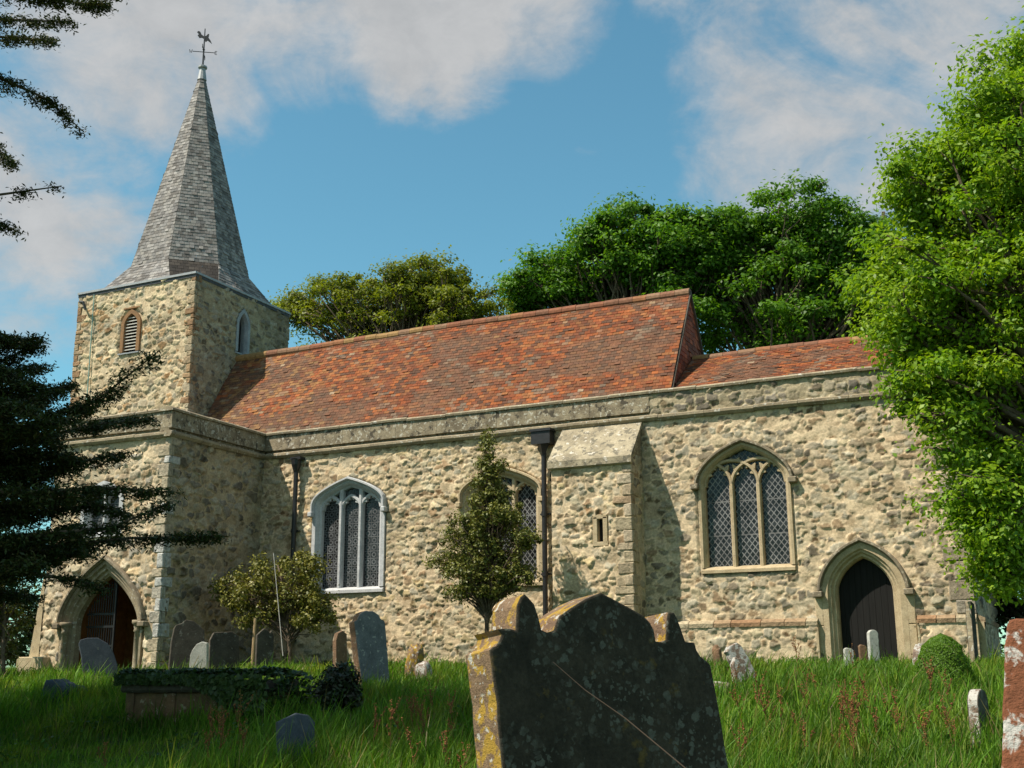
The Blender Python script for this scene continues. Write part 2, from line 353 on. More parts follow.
# ------------------------------------------------------------------ arched openings
def arch(uc, a, zs, rise, p=.62, n=11):
    """half-profile blend of round and pointed: list of (u,z) from left spring over the apex to right spring"""
    f = lambda t: zs+rise*(p*math.sqrt(max(0, 1-t*t))+(1-p)*(1-t))
    ts = [1-(i/n)**1.7 for i in range(n+1)]
    return [(uc-a*t, f(t)) for t in ts]+[(uc+a*t, f(t)) for t in ts[::-1][1:]]
def path(uc, a, zb, zs, rise, p=.62, n=11): return [(uc-a, zb)]+arch(uc, a, zs, rise, p, n)+[(uc+a, zb)]
def offset(P, o):
    """offset an open outline (walked left to right over the top) outward"""
    out = []; n = len(P)
    for i in range(n):
        ns = []
        for a, b in ((i-1, i), (i, i+1)):
            if a < 0 or b >= n: continue
            dx, dz = P[b][0]-P[a][0], P[b][1]-P[a][1]; l = math.hypot(dx, dz)
            if l > 1e-7: ns.append((-dz/l, dx/l))
        nx = sum(k[0] for k in ns); nz = sum(k[1] for k in ns); l = math.hypot(nx, nz); nx /= l; nz /= l
        k = 1/max(.5, nx*ns[0][0]+nz*ns[0][1]); out.append((P[i][0]+nx*o*k, P[i][1]+nz*o*k))
    return out
def loft(mb, P, prof, M):
    G = [[M(u, z, d) for u, z in offset(P, o)] for o, d in prof]
    mb.sheet(G)
    for k in (0, -1):      # close the feet
        mb._add([g[k] for g in G], [tuple(range(len(G)))] if len(G) > 2 else [])
def bar2d(mb, pts, w, d0, d1, M):
    """bar of width w following a curve in the wall plane"""
    Lf = offset(pts, w/2); Rt = offset(pts, -w/2); c = .25*w; Lm = offset(pts, w/2-c); Rm = offset(pts, -w/2+c)
    G = [[M(*p, d0) for p in Rt], [M(*p, d1-.03) for p in Rt], [M(*p, d1) for p in Rm], [M(*p, d1) for p in Lm], [M(*p, d1-.03) for p in Lf], [M(*p, d0) for p in Lf]]
    mb.sheet(G)
    for k in (0, -1): mb._add([g[k] for g in G], [tuple(range(6))])

# ================================================================== CHURCH
church = empty('church', (-9.5, 0, .2), 'old ragstone church with shingled spire, red tiled roofs and traceried windows', 'church')
XP, YP = -16.24, -3.0          # porch east face, porch south face
XB0, XB1, YB = -8.97, -7.39, -.68
XE = -1.75
ZC, ZT = 4.76, 5.26

# --- windows and doors of the south wall: (centre, half width of opening, sill, spring, rise)
W1 = dict(uc=-13.95, a=.735, zb=1.80, zs=3.55, r=.38, p=.45)
W2 = dict(uc=-10.36, a=.735, zb=1.80, zs=3.52, r=.36, p=.45)
W3 = dict(uc=-5.47, a=.745, zb=1.88, zs=3.40, r=.62)
DR = dict(uc=-3.50, a=.46, zb=-.15, zs=1.38, r=.57)
def wpath(w, p=.62): return path(w['uc'], w['a'], w['zb'], w['zs'], w['r'], p)
def close(P): return P
S = FS(0)
def hole(w, o1, o2, p=.62, dz=.0):
    P = wpath(w, p); c = offset(P, o1); c2 = offset(P, o2)
    b = w['zb']-dz
    return ([(c[0][0], b)]+c+[(c[-1][0], b)], [(c2[0][0], b-.03)]+c2+[(c2[-1][0], b-.03)])
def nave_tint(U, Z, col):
    # darker towards the foot of the wall
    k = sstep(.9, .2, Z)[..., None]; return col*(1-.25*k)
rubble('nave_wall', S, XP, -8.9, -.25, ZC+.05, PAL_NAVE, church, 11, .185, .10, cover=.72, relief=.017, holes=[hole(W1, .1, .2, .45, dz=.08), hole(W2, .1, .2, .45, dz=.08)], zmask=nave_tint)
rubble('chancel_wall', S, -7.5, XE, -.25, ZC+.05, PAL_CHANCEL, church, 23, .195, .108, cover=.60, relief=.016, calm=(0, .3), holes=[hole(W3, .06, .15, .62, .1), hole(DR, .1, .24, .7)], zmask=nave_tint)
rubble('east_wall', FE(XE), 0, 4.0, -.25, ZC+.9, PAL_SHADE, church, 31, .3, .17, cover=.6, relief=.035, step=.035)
mb = MB(); mb.box(-18.7, XE-.3, 3.9, 4.05, -.3, 5.2); mb.box(-18.7, XP, -.02, .05, 3.5, 5.3); mb.box(-19.4, -19.3, -2.7, -.02, -.3, 5.0); mb.col = None
mb.build('north_wall', m_stone('plain far walling', (.45, .37, .24), (.3, .25, .17), 4), church)
# wall core behind the rubble faces so nothing shines through
mb = MB(); mb.box(XP+.1, XE-.06, .62, .7, -.3, 5.0); mb.build('inner_wall', MAT['void'], church)

def win_frame(w, M, mat, prof, p=.62):
    mb = MB(); loft(mb, wpath(w, p), prof, M); return mb.build('window', mat, church)
def sill(par, w, M, mat, ow, h=.10, proud=.07, d0=-.2):
    mb = MB(); u0, u1 = w['uc']-w['a']-ow, w['uc']+w['a']+ow; z = w['zb']
    poly = [(d0, z-h), (proud, z-h), (proud, z-h*.45), (-.02, z-.005), (d0, z+.03)]
    V = [M(u0, zz, d) for d, zz in poly]+[M(u1, zz, d) for d, zz in poly]; n = 5
    mb._add(V, [tuple(range(n)), tuple(range(2*n-1, n-1, -1))]+[(i, (i+1) % n, n+(i+1) % n, n+i) for i in range(n)])
    return mb.build('sill', mat, par)
def hood(par, w, M, mat, o=.17, wd=.075, d=.10, p=.62, stop=.12, drop=.0):
    mb = MB(); A = arch(w['uc'], w['a'], w['zs'], w['r'], p)
    if drop: A = [(A[0][0], A[0][1]-drop)]+A+[(A[-1][0], A[-1][1]-drop)]
    loft(mb, A, [(o, -.03), (o, d*.5), (o+wd*.35, d), (o+wd*.8, d), (o+wd, d*.75), (o+wd, -.03)], M)
    for s_, (u, z) in ((-1, A[0]), (1, A[-1])):
        x = u+s_*(o+wd*.5)
        mb.block(x-stop*.55+s_*.02, x+stop*.55+s_*.02, -.02, d+.03, z-.09, z+.015, .015, lambda a, b, c: M(a, c, b))
    return mb.build('hood_mould', mat, par)
def glass(par, w, M, mat, d, p=.62, z0=None):
    P = wpath(w, p); mb = MB(); mb._add([M(u, z, d) for u, z in offset(P, .03)], [tuple(range(len(P)))]); return mb.build('glass', mat, par, fix=False)
def lights(par, w, M, mat, nl, mw, d0, d1, rise, spring, p, ext=0, cusp=True, pa=.62):
    mb = MB(); a = w['a']; lw = 2*a/nl; L0 = w['uc']-a
    for i in range(1, nl):
        u = L0+i*lw; t = abs(u-w['uc'])/a; top = w['zs']+w['r']*(pa*math.sqrt(1-t*t)+(1-pa)*(1-t))
        z1 = spring if ext else top+.02
        bar2d(mb, [(u, w['zb']), (u, (w['zb']+z1)/2), (u, z1)], mw, d0, d1, M)
    f = lambda u: w['zs']+w['r']*(pa*math.sqrt(max(0, 1-((u-w['uc'])/a)**2))+(1-pa)*(1-abs(u-w['uc'])/a))
    for i in range(nl):
        l, r = L0+i*lw, L0+(i+1)*lw; c = (l+r)/2; R = lw
        for sgn, o in ((1, r), (-1, l)):
            pts = []
            if ext:
                for k in range(0, 19):
                    an = math.radians(180-k*(ext/18)); x = o+sgn*R*math.cos(an)*1.0; z = spring+R*math.sin(an)*rise/(.866*lw)
                    if z > f(x)+.02: break
                    pts.append((x, z))
                if len(pts) < 3: continue
            else:
                for k in range(0, 9):
                    an = math.radians(180-k*60/8); pts.append((o+sgn*R*math.cos(an), spring+R*math.sin(an)*rise/(.866*lw)))
            if sgn < 0: pts = pts[::-1]
            bar2d(mb, pts, mw*.78, d0+.004*sgn, d1-.012-.003*sgn, M)
            if cusp:
                for an_ in (150, 128):
                    an = math.radians(an_); bx = o+sgn*R*math.cos(an); bz = spring+R*math.sin(an)*rise/(.866*lw)
                    tx = bx+(c-bx)*.42+0; tz = bz-.055 if an_ == 128 else bz-.02
                    w2 = .05; mb.prism([(bx-sgn*.01, bz+w2), (tx, tz+.012), (tx, tz-.012), (bx-sgn*.02, bz-w2)], d0+.02, d1-.035, M)
    return mb.build('tracery', mat, par)
# first nave window: limewashed frame
PR12 = [(.17, -.05), (.17, .035), (.085, .04), (.05, .0), (.03, -.04), (-.01, -.07), (-.01, -.2)]
for w_, mt_, gl_ in ((W1, 'limewash', 'glass_ring'), (W2, 'dressed', 'glass_diamond')):
    fr = win_frame(w_, S, MAT[mt_], PR12, .45)
    sill(fr, w_, S, MAT[mt_], .17, .11, .06); hood(fr, w_, S, MAT[mt_], .12, .07, .12, .45, stop=.1, drop=.14)
    glass(fr, w_, S, MAT[gl_], -.16, .45); lights(fr, w_, S, MAT[mt_], 3, .095, -.17, -.04, .28, 3.46, .45, pa=.45)
fr = win_frame(W3, S, MAT['dressed'], [(.10, -.05), (.10, .02), (.055, .022), (.02, -.02), (-.005, -.07), (-.005, -.2)])
sill(fr, W3, S, MAT['dressed'], .10, .10, .045, -.15); hood(fr, W3, S, MAT['dressed_dark'], .10, .07, .10, stop=.14)
glass(fr, W3, S, MAT['glass_diamond'], -.15)
tr = lights(fr, W3, S, MAT['dressed'], 3, .085, -.16, -.045, .40, 3.36, .62, ext=112)
for k in (-1, 1):          # small foils between the light heads
    mb = MB()
    u0 = W3['uc']+k*W3['a']/3
    for du, dz in ((-.155, .02), (.155, .02), (0, .17), (-.08, -.12), (.08, -.12)):
        bx, bz = u0+du, 3.80+dz; l = math.hypot(du, dz); ux, uz = -du/l, -dz/l
        mb.prism([(bx-uz*.05-ux*.02, bz+ux*.05-uz*.02), (bx+ux*.075-uz*.008, bz+uz*.075+ux*.008), (bx+ux*.075+uz*.008, bz+uz*.075-ux*.008), (bx+uz*.05-ux*.02, bz-ux*.05-uz*.02)], -.13, -.075, S)
    mb.build('cusp_foil', MAT['dressed'], fr)

# priest's door
mb = MB(); P = path(DR['uc'], DR['a'], DR['zb'], DR['zs'], DR['r'], .7)
loft(mb, P, [(.235, -.04), (.235, .03), (.14, .034), (.115, -.01), (.09, -.015), (.06, -.07), (.03, -.075), (0, -.14), (0, -.36)], S)
dw = mb.build('doorway', MAT['dressed'], church)
hood(dw, dict(uc=-3.5, a=.46, zs=1.38, r=.57), S, MAT['dressed_dark'], .235, .075, .11, .7, .15)
mb = MB(); mb.prism(offset(P, .02), -.34, -.26, S); dl = mb.build('door', MAT['door'], dw)
for s_ in (-1, 1):       # jamb blocks
    mb = MB(); z = -.1
    for k, h in enumerate((.42, .5, .55)):
        mb.block(-3.5+s_*.70-(.12 if s_ < 0 else .01), -3.5+s_*.70+(.01 if s_ < 0 else .12), -.04, .03-.004*(k % 2), z, z+h-.006, .01, lambda a, b, c: S(a, c, b)); z += h
    mb.build('jamb', MAT['dressed'], dw)

# string course, parapet, coping of nave and chancel
def run(name, mat, segs, prof, parent=church, jit=.006, joint=.9):
    """moulding swept along wall segments, in separate lengths with tiny misalignments. prof = [(d,z)]; segs = [(M,u0,u1)]"""
    mb = MB()
    for M, u0, u1 in segs:
        n = max(1, round((u1-u0)/joint)); x = u0
        for i in range(n):
            x1 = u1 if i == n-1 else u0+(i+1+random.uniform(-.18, .18))*(u1-u0)/n
            jd, jz = random.uniform(-jit, jit), random.uniform(-jit, jit); k = len(prof)
            V = []
            for uu in (x+.003, (x+x1)/2, x1-.003):
                j2 = random.uniform(-jit, jit)*.6
                V += [M(uu, z+jz+j2, d+jd) for d, z in prof]
            f = [tuple(range(k)), tuple(range(3*k-1, 2*k-1, -1))]
            for q in (0, 1): f += [(q*k+a, q*k+(a+1) % k, (q+1)*k+(a+1) % k, (q+1)*k+a) for a in range(k)]
            mb._add(V, f); x = x1
    return mb.build(name, mat, parent)
SEG = [(FE(XP), YP-.1, -.0), (S, XP+.0, XE+.12), (FS(YP), -19.35, XP+.1)]
STR = [(-.1, ZC-.08), (.05, ZC-.08), (.095, ZC-.03), (.095, ZC+.015), (.03, ZC+.045), (-.1, ZC+.045)]
run('string_course', MAT['coping'], [(FE(XP), YP-.09, 0), (S, XP+.1, XE+.09), (FS(YP), -19.3, XP)], STR)
run('parapet', MAT['parapet'], [(FE(XP), YP-.06, .0), (S, XP+.06, -7.2), (FS(YP), -19.3, XP)], [(-.24, ZC+.045), (-.01, ZC+.045), (-.005, ZC+.095), (.06, ZC+.10), (.052, ZT-.06), (-.24, ZT-.06)], jit=.004, joint=1.1)
rubble('chancel_parapet', lambda u, z, d: S(u, z, d+.03), -7.2, XE, ZC+.03, ZT-.05, PAL_SHADE, church, 41, .24, .13, (.40, .34, .23), .6, .025)
mb = MB(); mb.box(-7.2, XE-.03, .04, .26, ZC+.09, ZT-.06); mb.build('parapet_back', MAT['parapet'], church)
COP = [(-.28, ZT-.06), (.085, ZT-.06), (.095, ZT-.02), (.05, ZT+.015), (-.12, ZT+.035), (-.28, ZT+.01)]
run('coping', MAT['coping'], [(FE(XP), YP-.095, -.0), (S, XP+.10, XE+.09), (FS(YP), -19.3, XP+.0)], COP, jit=.008)

# plinth of the chancel
def plinth(u0, u1, M=S, zt=.93):
    rubble('plinth', lambda u, z, d: M(u, z, d+.11), u0, u1, -.3, zt-.11, PAL_CHANCEL, church, int(u0*-10)+3, .2, .15, cover=.6, relief=.02)
    for s_, u in ((-1, u0), (1, u1)):
        mb = MB(); mb.box(min(u, u-s_*.03), max(u, u-s_*.03), -.05, .118, -.3, zt-.10, lambda a, b, c: M(a, c, b)); mb.build('plinth_end', MAT['dressed'], church)
    mb = MB(); x = u0
    while x < u1-.05:
        x1 = min(u1, x+random.uniform(.28, .6)); c = random.choice([(.33, .23, .14), (.30, .18, .10), (.40, .33, .22), (.36, .27, .17), (.45, .38, .26)]); mb.col = c
        poly = [(-.05, zt-.11), (.135, zt-.11), (.14, zt-.04), (.02, zt+.02), (-.05, zt+.02)]; V = [M(x+.006, z, d) for d, z in poly]+[M(x1-.006, z, d) for d, z in poly]
        mb._add(V, [tuple(range(5)), tuple(range(9, 4, -1))]+[(i, (i+1) % 5, 5+(i+1) % 5, 5+i) for i in range(5)]); x = x1
    mb.build('plinth_moulding', MAT['quoin'], church, usecol=True)
plinth(-7.39, -4.28); plinth(-2.66, XE+.02); plinth(.0, 3.0, FE(XE))

def quoins(par, M1, s1, M2, s2, u1, u2, z0, z1, pal, h=(.2, .34), long=.38, short=.2, out=.022):
    """alternating corner blocks. corner lies at u1 on face 1 (block runs towards s1) and u2 on face 2 (towards s2)"""
    mb = MB(); z = z0; k = 0
    while z < z1-.08:
        zz = min(z1, z+random.uniform(*h)); a, b = (long, short) if k % 2 else (short, long); a *= random.uniform(.8, 1.2); b *= random.uniform(.8, 1.2); mb.col = random.choice(pal)
        p = M1(u1, z, out+random.uniform(-.004, .004)); q = M2(u2, z, out+random.uniform(-.004, .004)); e1 = M1(u1+s1*a, z, -.06); e2 = M2(u2+s2*b, z, -.06)
        # L-shaped stone as two blocks
        def blk(P, Q): mb.block(min(P[0], Q[0]), max(P[0], Q[0]), min(P[1], Q[1]), max(P[1], Q[1]), z+.004, zz-.004, .014, None, .011)
        c = (q[0] if abs(q[0]-e2[0]) > 1e-6 and abs(M2(u2, 0, 0)[0]-M2(u2, 0, 1)[0]) > .5 else p[0], p[1])
        cx = M2(u2, z, out)[0] if abs(M2(0, 0, 0)[0]-M2(0, 0, 1)[0]) > .5 else M1(u1, z, out)[0]
        cy = M1(u1, z, out)[1] if abs(M1(0, 0, 0)[1]-M1(0, 0, 1)[1]) > .5 else M2(u2, z, out)[1]
        blk((cx, cy), (e1[0], e1[1])); blk((cx, e1[1]), (e2[0], e2[1])) if abs(e2[1]-e1[1]) > .02 else None
        z = zz; k += 1
    return mb.build('quoins', MAT['quoin'], par, usecol=True)

# --- porch
PA = dict(uc=-17.69, a=.80, zb=-.2, zs=1.05, r=.94)
PW = dict(uc=-17.9, a=.42, zb=2.86, zs=3.48, r=.28)
SP = FS(YP)
ph = hole(PA, .2, .3, .5); pw = hole(PW, .06, .14, .6, .06)
po = rubble('porch_wall', SP, -19.3, XP, -.25, ZC+.05, PAL_PORCH, church, 51, .22, .13, cover=.6, relief=.024, calm=(0, .22), holes=[ph, pw])
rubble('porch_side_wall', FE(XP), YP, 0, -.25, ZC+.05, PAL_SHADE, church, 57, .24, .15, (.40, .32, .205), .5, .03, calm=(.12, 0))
mb = MB(); Vb = [(-19.3, YP+.02, -.3), (-19.62, YP-.1, -.3), (-19.3, YP+.02, 1.9)]
mb._add([(-19.3, YP-.02, -.3), (-19.66, YP-.02, -.3), (-19.36, YP-.02, 2.0), (-19.3, YP-.02, 2.0), (-19.3, -.5, -.3), (-19.66, -.5, -.3), (-19.36, -.5, 2.0), (-19.3, -.5, 2.0)], [(0, 1, 2, 3), (7, 6, 5, 4), (1, 5, 6, 2), (0, 4, 5, 1), (3, 2, 6, 7)])
mb.block(-19.72, -19.0, YP-.2, YP+.1, -.3, .42, .02); mb.build('buttress_foot', MAT['dressed'], church)
quoins(po, SP, -1, FE(XP), 1, XP, YP, -.1, ZC-.05, [(.44, .40, .33), (.48, .45, .40), (.40, .34, .25), (.46, .39, .28), (.44, .37, .26), (.50, .49, .46)], h=(.16, .30), long=.26, short=.14)
mb = MB(); P = path(PA['uc'], PA['a'], PA['zb'], PA['zs'], PA['r'], .5)
loft(mb, P, [(.26, -.04), (.26, .03), (.19, .035), (.17, -.01), (.14, -.02), (.11, -.02), (.09, -.07), (.04, -.08), (.02, -.11), (0, -.12), (0, -.26)], SP)
pd = mb.build('doorway', MAT['coping'], church); hood(pd, PA, SP, MAT['dressed_dark'], .26, .08, .12, .5, .17)
for s_ in (-1, 1):
    mb = MB(); x = PA['uc']+s_*(PA['a']+.15); y = YP-.01
    mb.lathe((x, y, 0), [(.10, -.2), (.10, .1), (.075, .16), (.062, .22), (.062, .86), (.085, .88), (.07, .92), (.09, 1.0), (.12, 1.03), (.12, 1.09)], 14); mb.build('column', MAT['coping'], pd, True)
# porch interior
mb = MB(); x0, x1, y0, y1 = -18.8, -16.86, YP+.24, -1.15
mb.sheet([[(x0, y0, -.2), (x0, y0, 3)], [(x0, y1, -.2), (x0, y1, 3)], [(x1, y1, -.2), (x1, y1, 3)], [(x1, y0, -.2), (x1, y0, 3)]]); mb.sheet([[(x0, y0, 2.6), (x1, y0, 2.6)], [(x0, y1, 2.6), (x1, y1, 2.6)]]); mb.sheet([[(x0, y0, -.02), (x1, y0, -.02)], [(x0, y1, -.02), (x1, y1, -.02)]])
mb.build('porch_interior', MAT['ochre'], church, fix=False)
mb = MB(); mb.box(-19.25, XP-.05, YP+.1, -.1, 4.9, 4.98); mb.build('porch_roof', MAT['lead'], church)
# iron gate in the left half
mb = MB(); gy = YP+.32
for i in range(12):
    x = -18.36+i*.062; t = abs(x-PA['uc'])/PA['a']; zt = PA['zs']+PA['r']*(.5*math.sqrt(max(0, 1-t*t))+.5*(1-t))-.03
    mb.tube([(x, gy, -.05), (x, gy, zt)], .011, 6)
for z in (.05, .62, 1.0, 1.25): mb.box(-18.4, -17.66, gy-.014, gy+.014, z-.022, z+.022)
mb.box(-17.69, -17.65, gy-.02, gy+.02, -.05, 1.83); mb.build('gate', MAT['black_iron'], pd)
mb = MB(); mb.box(-17.24, -16.98, -1.22, -1.17, .5, 1.15); mb.build('notice_board', m_plain('dark board', (.03, .012, .01), .7), church)
# porch window behind the yew
mb = MB(); loft(mb, path(PW['uc'], PW['a'], PW['zb'], PW['zs'], PW['r'], .6), [(.14, -.04), (.14, .035), (.04, .04), (0, -.05), (0, -.2)], SP)
fr = mb.build('window', MAT['limewash'], church); sill(fr, PW, SP, MAT['limewash'], .16, .1, .06); glass(fr, PW, SP, MAT['glass_ring'], -.16)
lights(fr, PW, SP, MAT['limewash'], 2, .09, -.17, -.04, .22, 3.5, .62)

# --- buttress
MAT['cap'] = m_stone('weathered cap stone', (.46, .39, .27), (.25, .21, .145), 2.6, spots=(.17, .15, .11), spot_scale=7, spot_t=.56, bs=.7, bd=.02, extra=(.55, .50, .42), extra_scale=9, extra_t=.62)
bt = rubble('buttress', FS(YB), XB0, XB1, -.25, 3.95, PAL_NAVE, church, 61, .22, .13, cover=.6, relief=.022, calm=(0, .24), holes=[([(-8.06, 2.38), (-7.95, 2.38), (-7.95, 2.80), (-8.06, 2.80)], [(-8.16, 2.33), (-7.85, 2.33), (-7.85, 2.85), (-8.16, 2.85)])])
rubble('buttress_side', FE(XB1), YB, 0.02, -.25, 4.0, PAL_CHANCEL, bt, 63, .24, .17, cover=.5, relief=.02, calm=(.2, 0))
rubble('buttress_side', FW(XB0), YB, 0.02, -.25, 4.0, PAL_CHANCEL, bt, 65, .24, .17, cover=.5, relief=.03, order=-1)
mb = MB(); mb._add([(XB1-.002, YB, 3.9), (XB1-.002, 0, 3.9), (XB1-.002, 0, 4.66), (XB0+.002, YB, 3.9), (XB0+.002, 0, 3.9), (XB0+.002, 0, 4.66)], [(0, 1, 2), (5, 4, 3), (0, 2, 5, 3), (0, 3, 4, 1), (1, 4, 5, 2)]); mb.build('gablet', MAT['dressed_dark'], bt)
for k, (t0, t1, o, mt_) in enumerate(((-.12, .36, .035, 'cap'), (.34, .70, .022, 'cap'), (.68, 1.04, .012, 'cap'))):
    mb = MB(); y0_, z0_ = YB+(0-YB)*t0, 3.92+(4.66-3.92)*t0; y1_, z1_ = YB+(0-YB)*t1, 3.92+(4.66-3.92)*t1
    mb._add([(x, y, z) for x in (XB0-.05+.01*k, XB1+.05-.01*k) for y, z in ((y0_, z0_-.03), (y0_, z0_+.06+o), (y1_, z1_+.06+o), (y1_, z1_-.03))], [(0, 1, 2, 3), (7, 6, 5, 4), (0, 4, 5, 1), (1, 5, 6, 2), (2, 6, 7, 3), (3, 7, 4, 0)])
    mb.build('cap_slab', MAT[mt_], bt)
mb = MB()
mb.block(XB0-.03, XB1+.03, YB-.05, YB+.05, 3.78, 3.86, .01)
mb.build('cap_moulding', MAT['dressed'], bt)
mb = MB(); mb.box(-8.1, -7.9, YB+.12, YB+.15, 2.3, 2.9); mb.build('slit', MAT['void'], bt)
mb = MB()
for b in ((-8.15, -8.06, 2.36, 2.84), (-7.95, -7.86, 2.36, 2.84), (-8.16, -7.85, 2.30, 2.38), (-8.14, -7.87, 2.80, 2.88)): mb.block(b[0], b[1], YB-.012, YB+.14, b[2], b[3], .008)
mb.build('slit_frame', MAT['dressed'], bt)
quoins(bt, FS(YB), -1, FE(XB1), 1, XB1, YB, -.1, 3.78, [(.43, .35, .24), (.40, .33, .22), (.46, .38, .27), (.36, .26, .165), (.42, .33, .22), (.38, .31, .21)], h=(.14, .26), long=.3, short=.16)
quoins(church, S, -1, FE(XE), 1, XE, 0, .95, ZC-.05, [(.36, .30, .22), (.30, .25, .18), (.40, .35, .26), (.33, .29, .23)], long=.42, short=.25)

# --- drainpipes
def pipe(x, z0, z1, hop):
    mb = MB(); mb.tube([(x, -.11, z0), (x, -.11, z1)], .05, 12); z = z0+.6
    while z < z1-.3:
        mb.tube([(x, -.11, z), (x, -.11, z+.09)], .062, 12); mb.box(x-.1, x+.1, -.09, .0, z+.03, z+.06); z += 1.15
    p = mb.build('drainpipe', MAT['black_iron'], church, False); mb = MB()
    if hop:
        mb.lathe((x, -.13, z1), [(.055, -.05), (.06, 0), (.13, .16), (.14, .17)], 4)
        mb.box(x-.2, x+.2, -.27, -.03, z1+.15, z1+.42); mb.box(x-.225, x+.225, -.295, -.03, z1+.40, z1+.45)
    else:
        mb.lathe((x, -.12, z1), [(.055, -.05), (.07, 0), (.1, .10), (.11, .2), (.12, .22)], 10); mb.box(x-.11, x+.16, -.2, -.02, z1+.2, z1+.26)
    mb.build('hopper', MAT['black_iron'], p)
pipe(-15.27, .1, 4.38, 0); pipe(-9.38, .1, 4.25, 1)

# --- roofs
def shingles(mb, bl, br, tr, tl, rows, w, lift, pal, jit=.25, colf=None, warp=None):
    bl, br, tr, tl = [np.array(p, float) for p in (bl, br, tr, tl)]
    nrm = np.cross((br-bl)+(tr-tl), (tl+tr)/2-(bl+br)/2); nrm /= np.linalg.norm(nrm)
    for i in range(rows):
        t0, t1 = i/rows, min(1.0, (i+1.35)/rows); A0, B0, A1, B1 = bl+(tl-bl)*t0, br+(tr-br)*t0, bl+(tl-bl)*t1, br+(tr-br)*t1
        n = max(1, int(round(np.linalg.norm(B0-A0)/w))); off = (i % 2)*.5; e = [0]+[(k+off+random.uniform(-.08, .08))/n for k in range(0 if off else 1, n)]+[1]
        for k in range(len(e)-1):
            a, b = e[k], e[k+1]
            if b-a < .02/n: continue
            g = .02*(b-a); lf = lift*random.uniform(.6, 1.5)+(lift*1.5 if random.random() < .03 else 0)
            p = [A0+(B0-A0)*(a+g), A0+(B0-A0)*(b-g), A1+(B1-A1)*(b-g), A1+(B1-A1)*(a+g)]
            if warp: p = [q+nrm*warp(q) for q in p]
            sl = (p[3]-p[0])*random.uniform(-.03, .03)
            c = colf(p[0]) if colf else random.choice(pal); j = random.uniform(1-jit, 1+jit); mb.col = tuple(x*j for x in c)
            lf2 = lf+random.uniform(-.3, .3)*lift
            mb._add([p[0]+nrm*lf+sl, p[1]+nrm*lf2+sl, p[2]+nrm*.001, p[3]+nrm*.001, p[0]-nrm*.004+sl, p[1]-nrm*.004+sl], [(0, 1, 2, 3), (4, 5, 1, 0), (4, 0, 3), (1, 5, 2)])
TILE = [(.245, .068, .024), (.20, .060, .025), (.16, .055, .027), (.29, .09, .029), (.125, .054, .031), (.225, .08, .034), (.18, .07, .031), (.105, .052, .032), (.26, .105, .040)]
YE, ZE, YR, ZR = .40, 5.27, 2.0, 7.84
def tilecol(q):
    x, z = q[0], q[2]; n = float(fbm(np.array(x*.9), np.array(z*1.3+q[1]), 77, 3)); n2 = float(fbm(np.array(x*2.6), np.array(z*2.6), 99, 2))
    c = np.array(random.choice(TILE)); br = np.array((.12, .075, .05)); yl = np.array((.36, .21, .085)); gr = np.array((.27, .23, .17))
    k = float(sstep(.44, .62, np.array(n))); c = c*(1-.65*k)+br*.65*k
    wl = float(sstep(-14.2, -17.6, np.array(x)))*.6
    if random.random() < wl*.45+.06*float(sstep(7.2, 7.8, np.array(z))): c = c*.5+yl*.5*np.array((.85, .8, .75))
    if n2 > .64 and random.random() < .35: c = c*.6+gr*.32
    if random.random() < .002: c = np.array((.28, .2, .13))
    return tuple(c)
sag = lambda q: .045*(float(fbm(np.array(q[0]*.55), np.array(q[2]*.8), 5, 2))-.5)*2
def roof(name, x0, x1, ye, ze, yr, zr, rows):
    mb = MB(); shingles(mb, (x0, ye, ze), (x1, ye, ze), (x1, yr, zr), (x0, yr, zr), rows, .135, .009, TILE, .14, tilecol, sag)
    y2 = 2*yr-ye; mb.col = (.2, .08, .05); mb._add([(x0, yr, zr), (x1, yr, zr), (x1, y2, ze), (x0, y2, ze)], [(0, 1, 2, 3)])
    mb._add([(x0, ye+.06, ze-.09), (x1, ye+.06, ze-.09), (x1, yr, zr-.09), (x0, yr, zr-.09)], [(0, 1, 2, 3)])
    r = mb.build(name, MAT['tile'], church, fix=False, usecol=True); mb = MB(); x = x0
    while x < x1-.02:
        x2 = min(x1, x+random.uniform(.28, .36)); mb.col = random.choice([(.25, .10, .055), (.28, .125, .06), (.21, .10, .06), (.30, .18, .075), (.24, .14, .085)])
        zz = zr-.055+.03*sag((x, 0, zr))/.045+random.uniform(-.006, .006); mb.tube([(x+.004, yr, zz), (x2-.004, yr, zz+random.uniform(-.004, .004))], .105, 12); x = x2
    mb.build('ridge_tiles', MAT['tile'], r, usecol=True); return r
XG = -6.95
nr = roof('nave_roof', -18.74, XG+.03, YE, ZE, YR, ZR, 36)
YC, ZCR = 2.0, 6.36
cr = roof('chancel_roof', XG+.04, -1.9, YE, ZE+.02, YC, ZCR, 22)
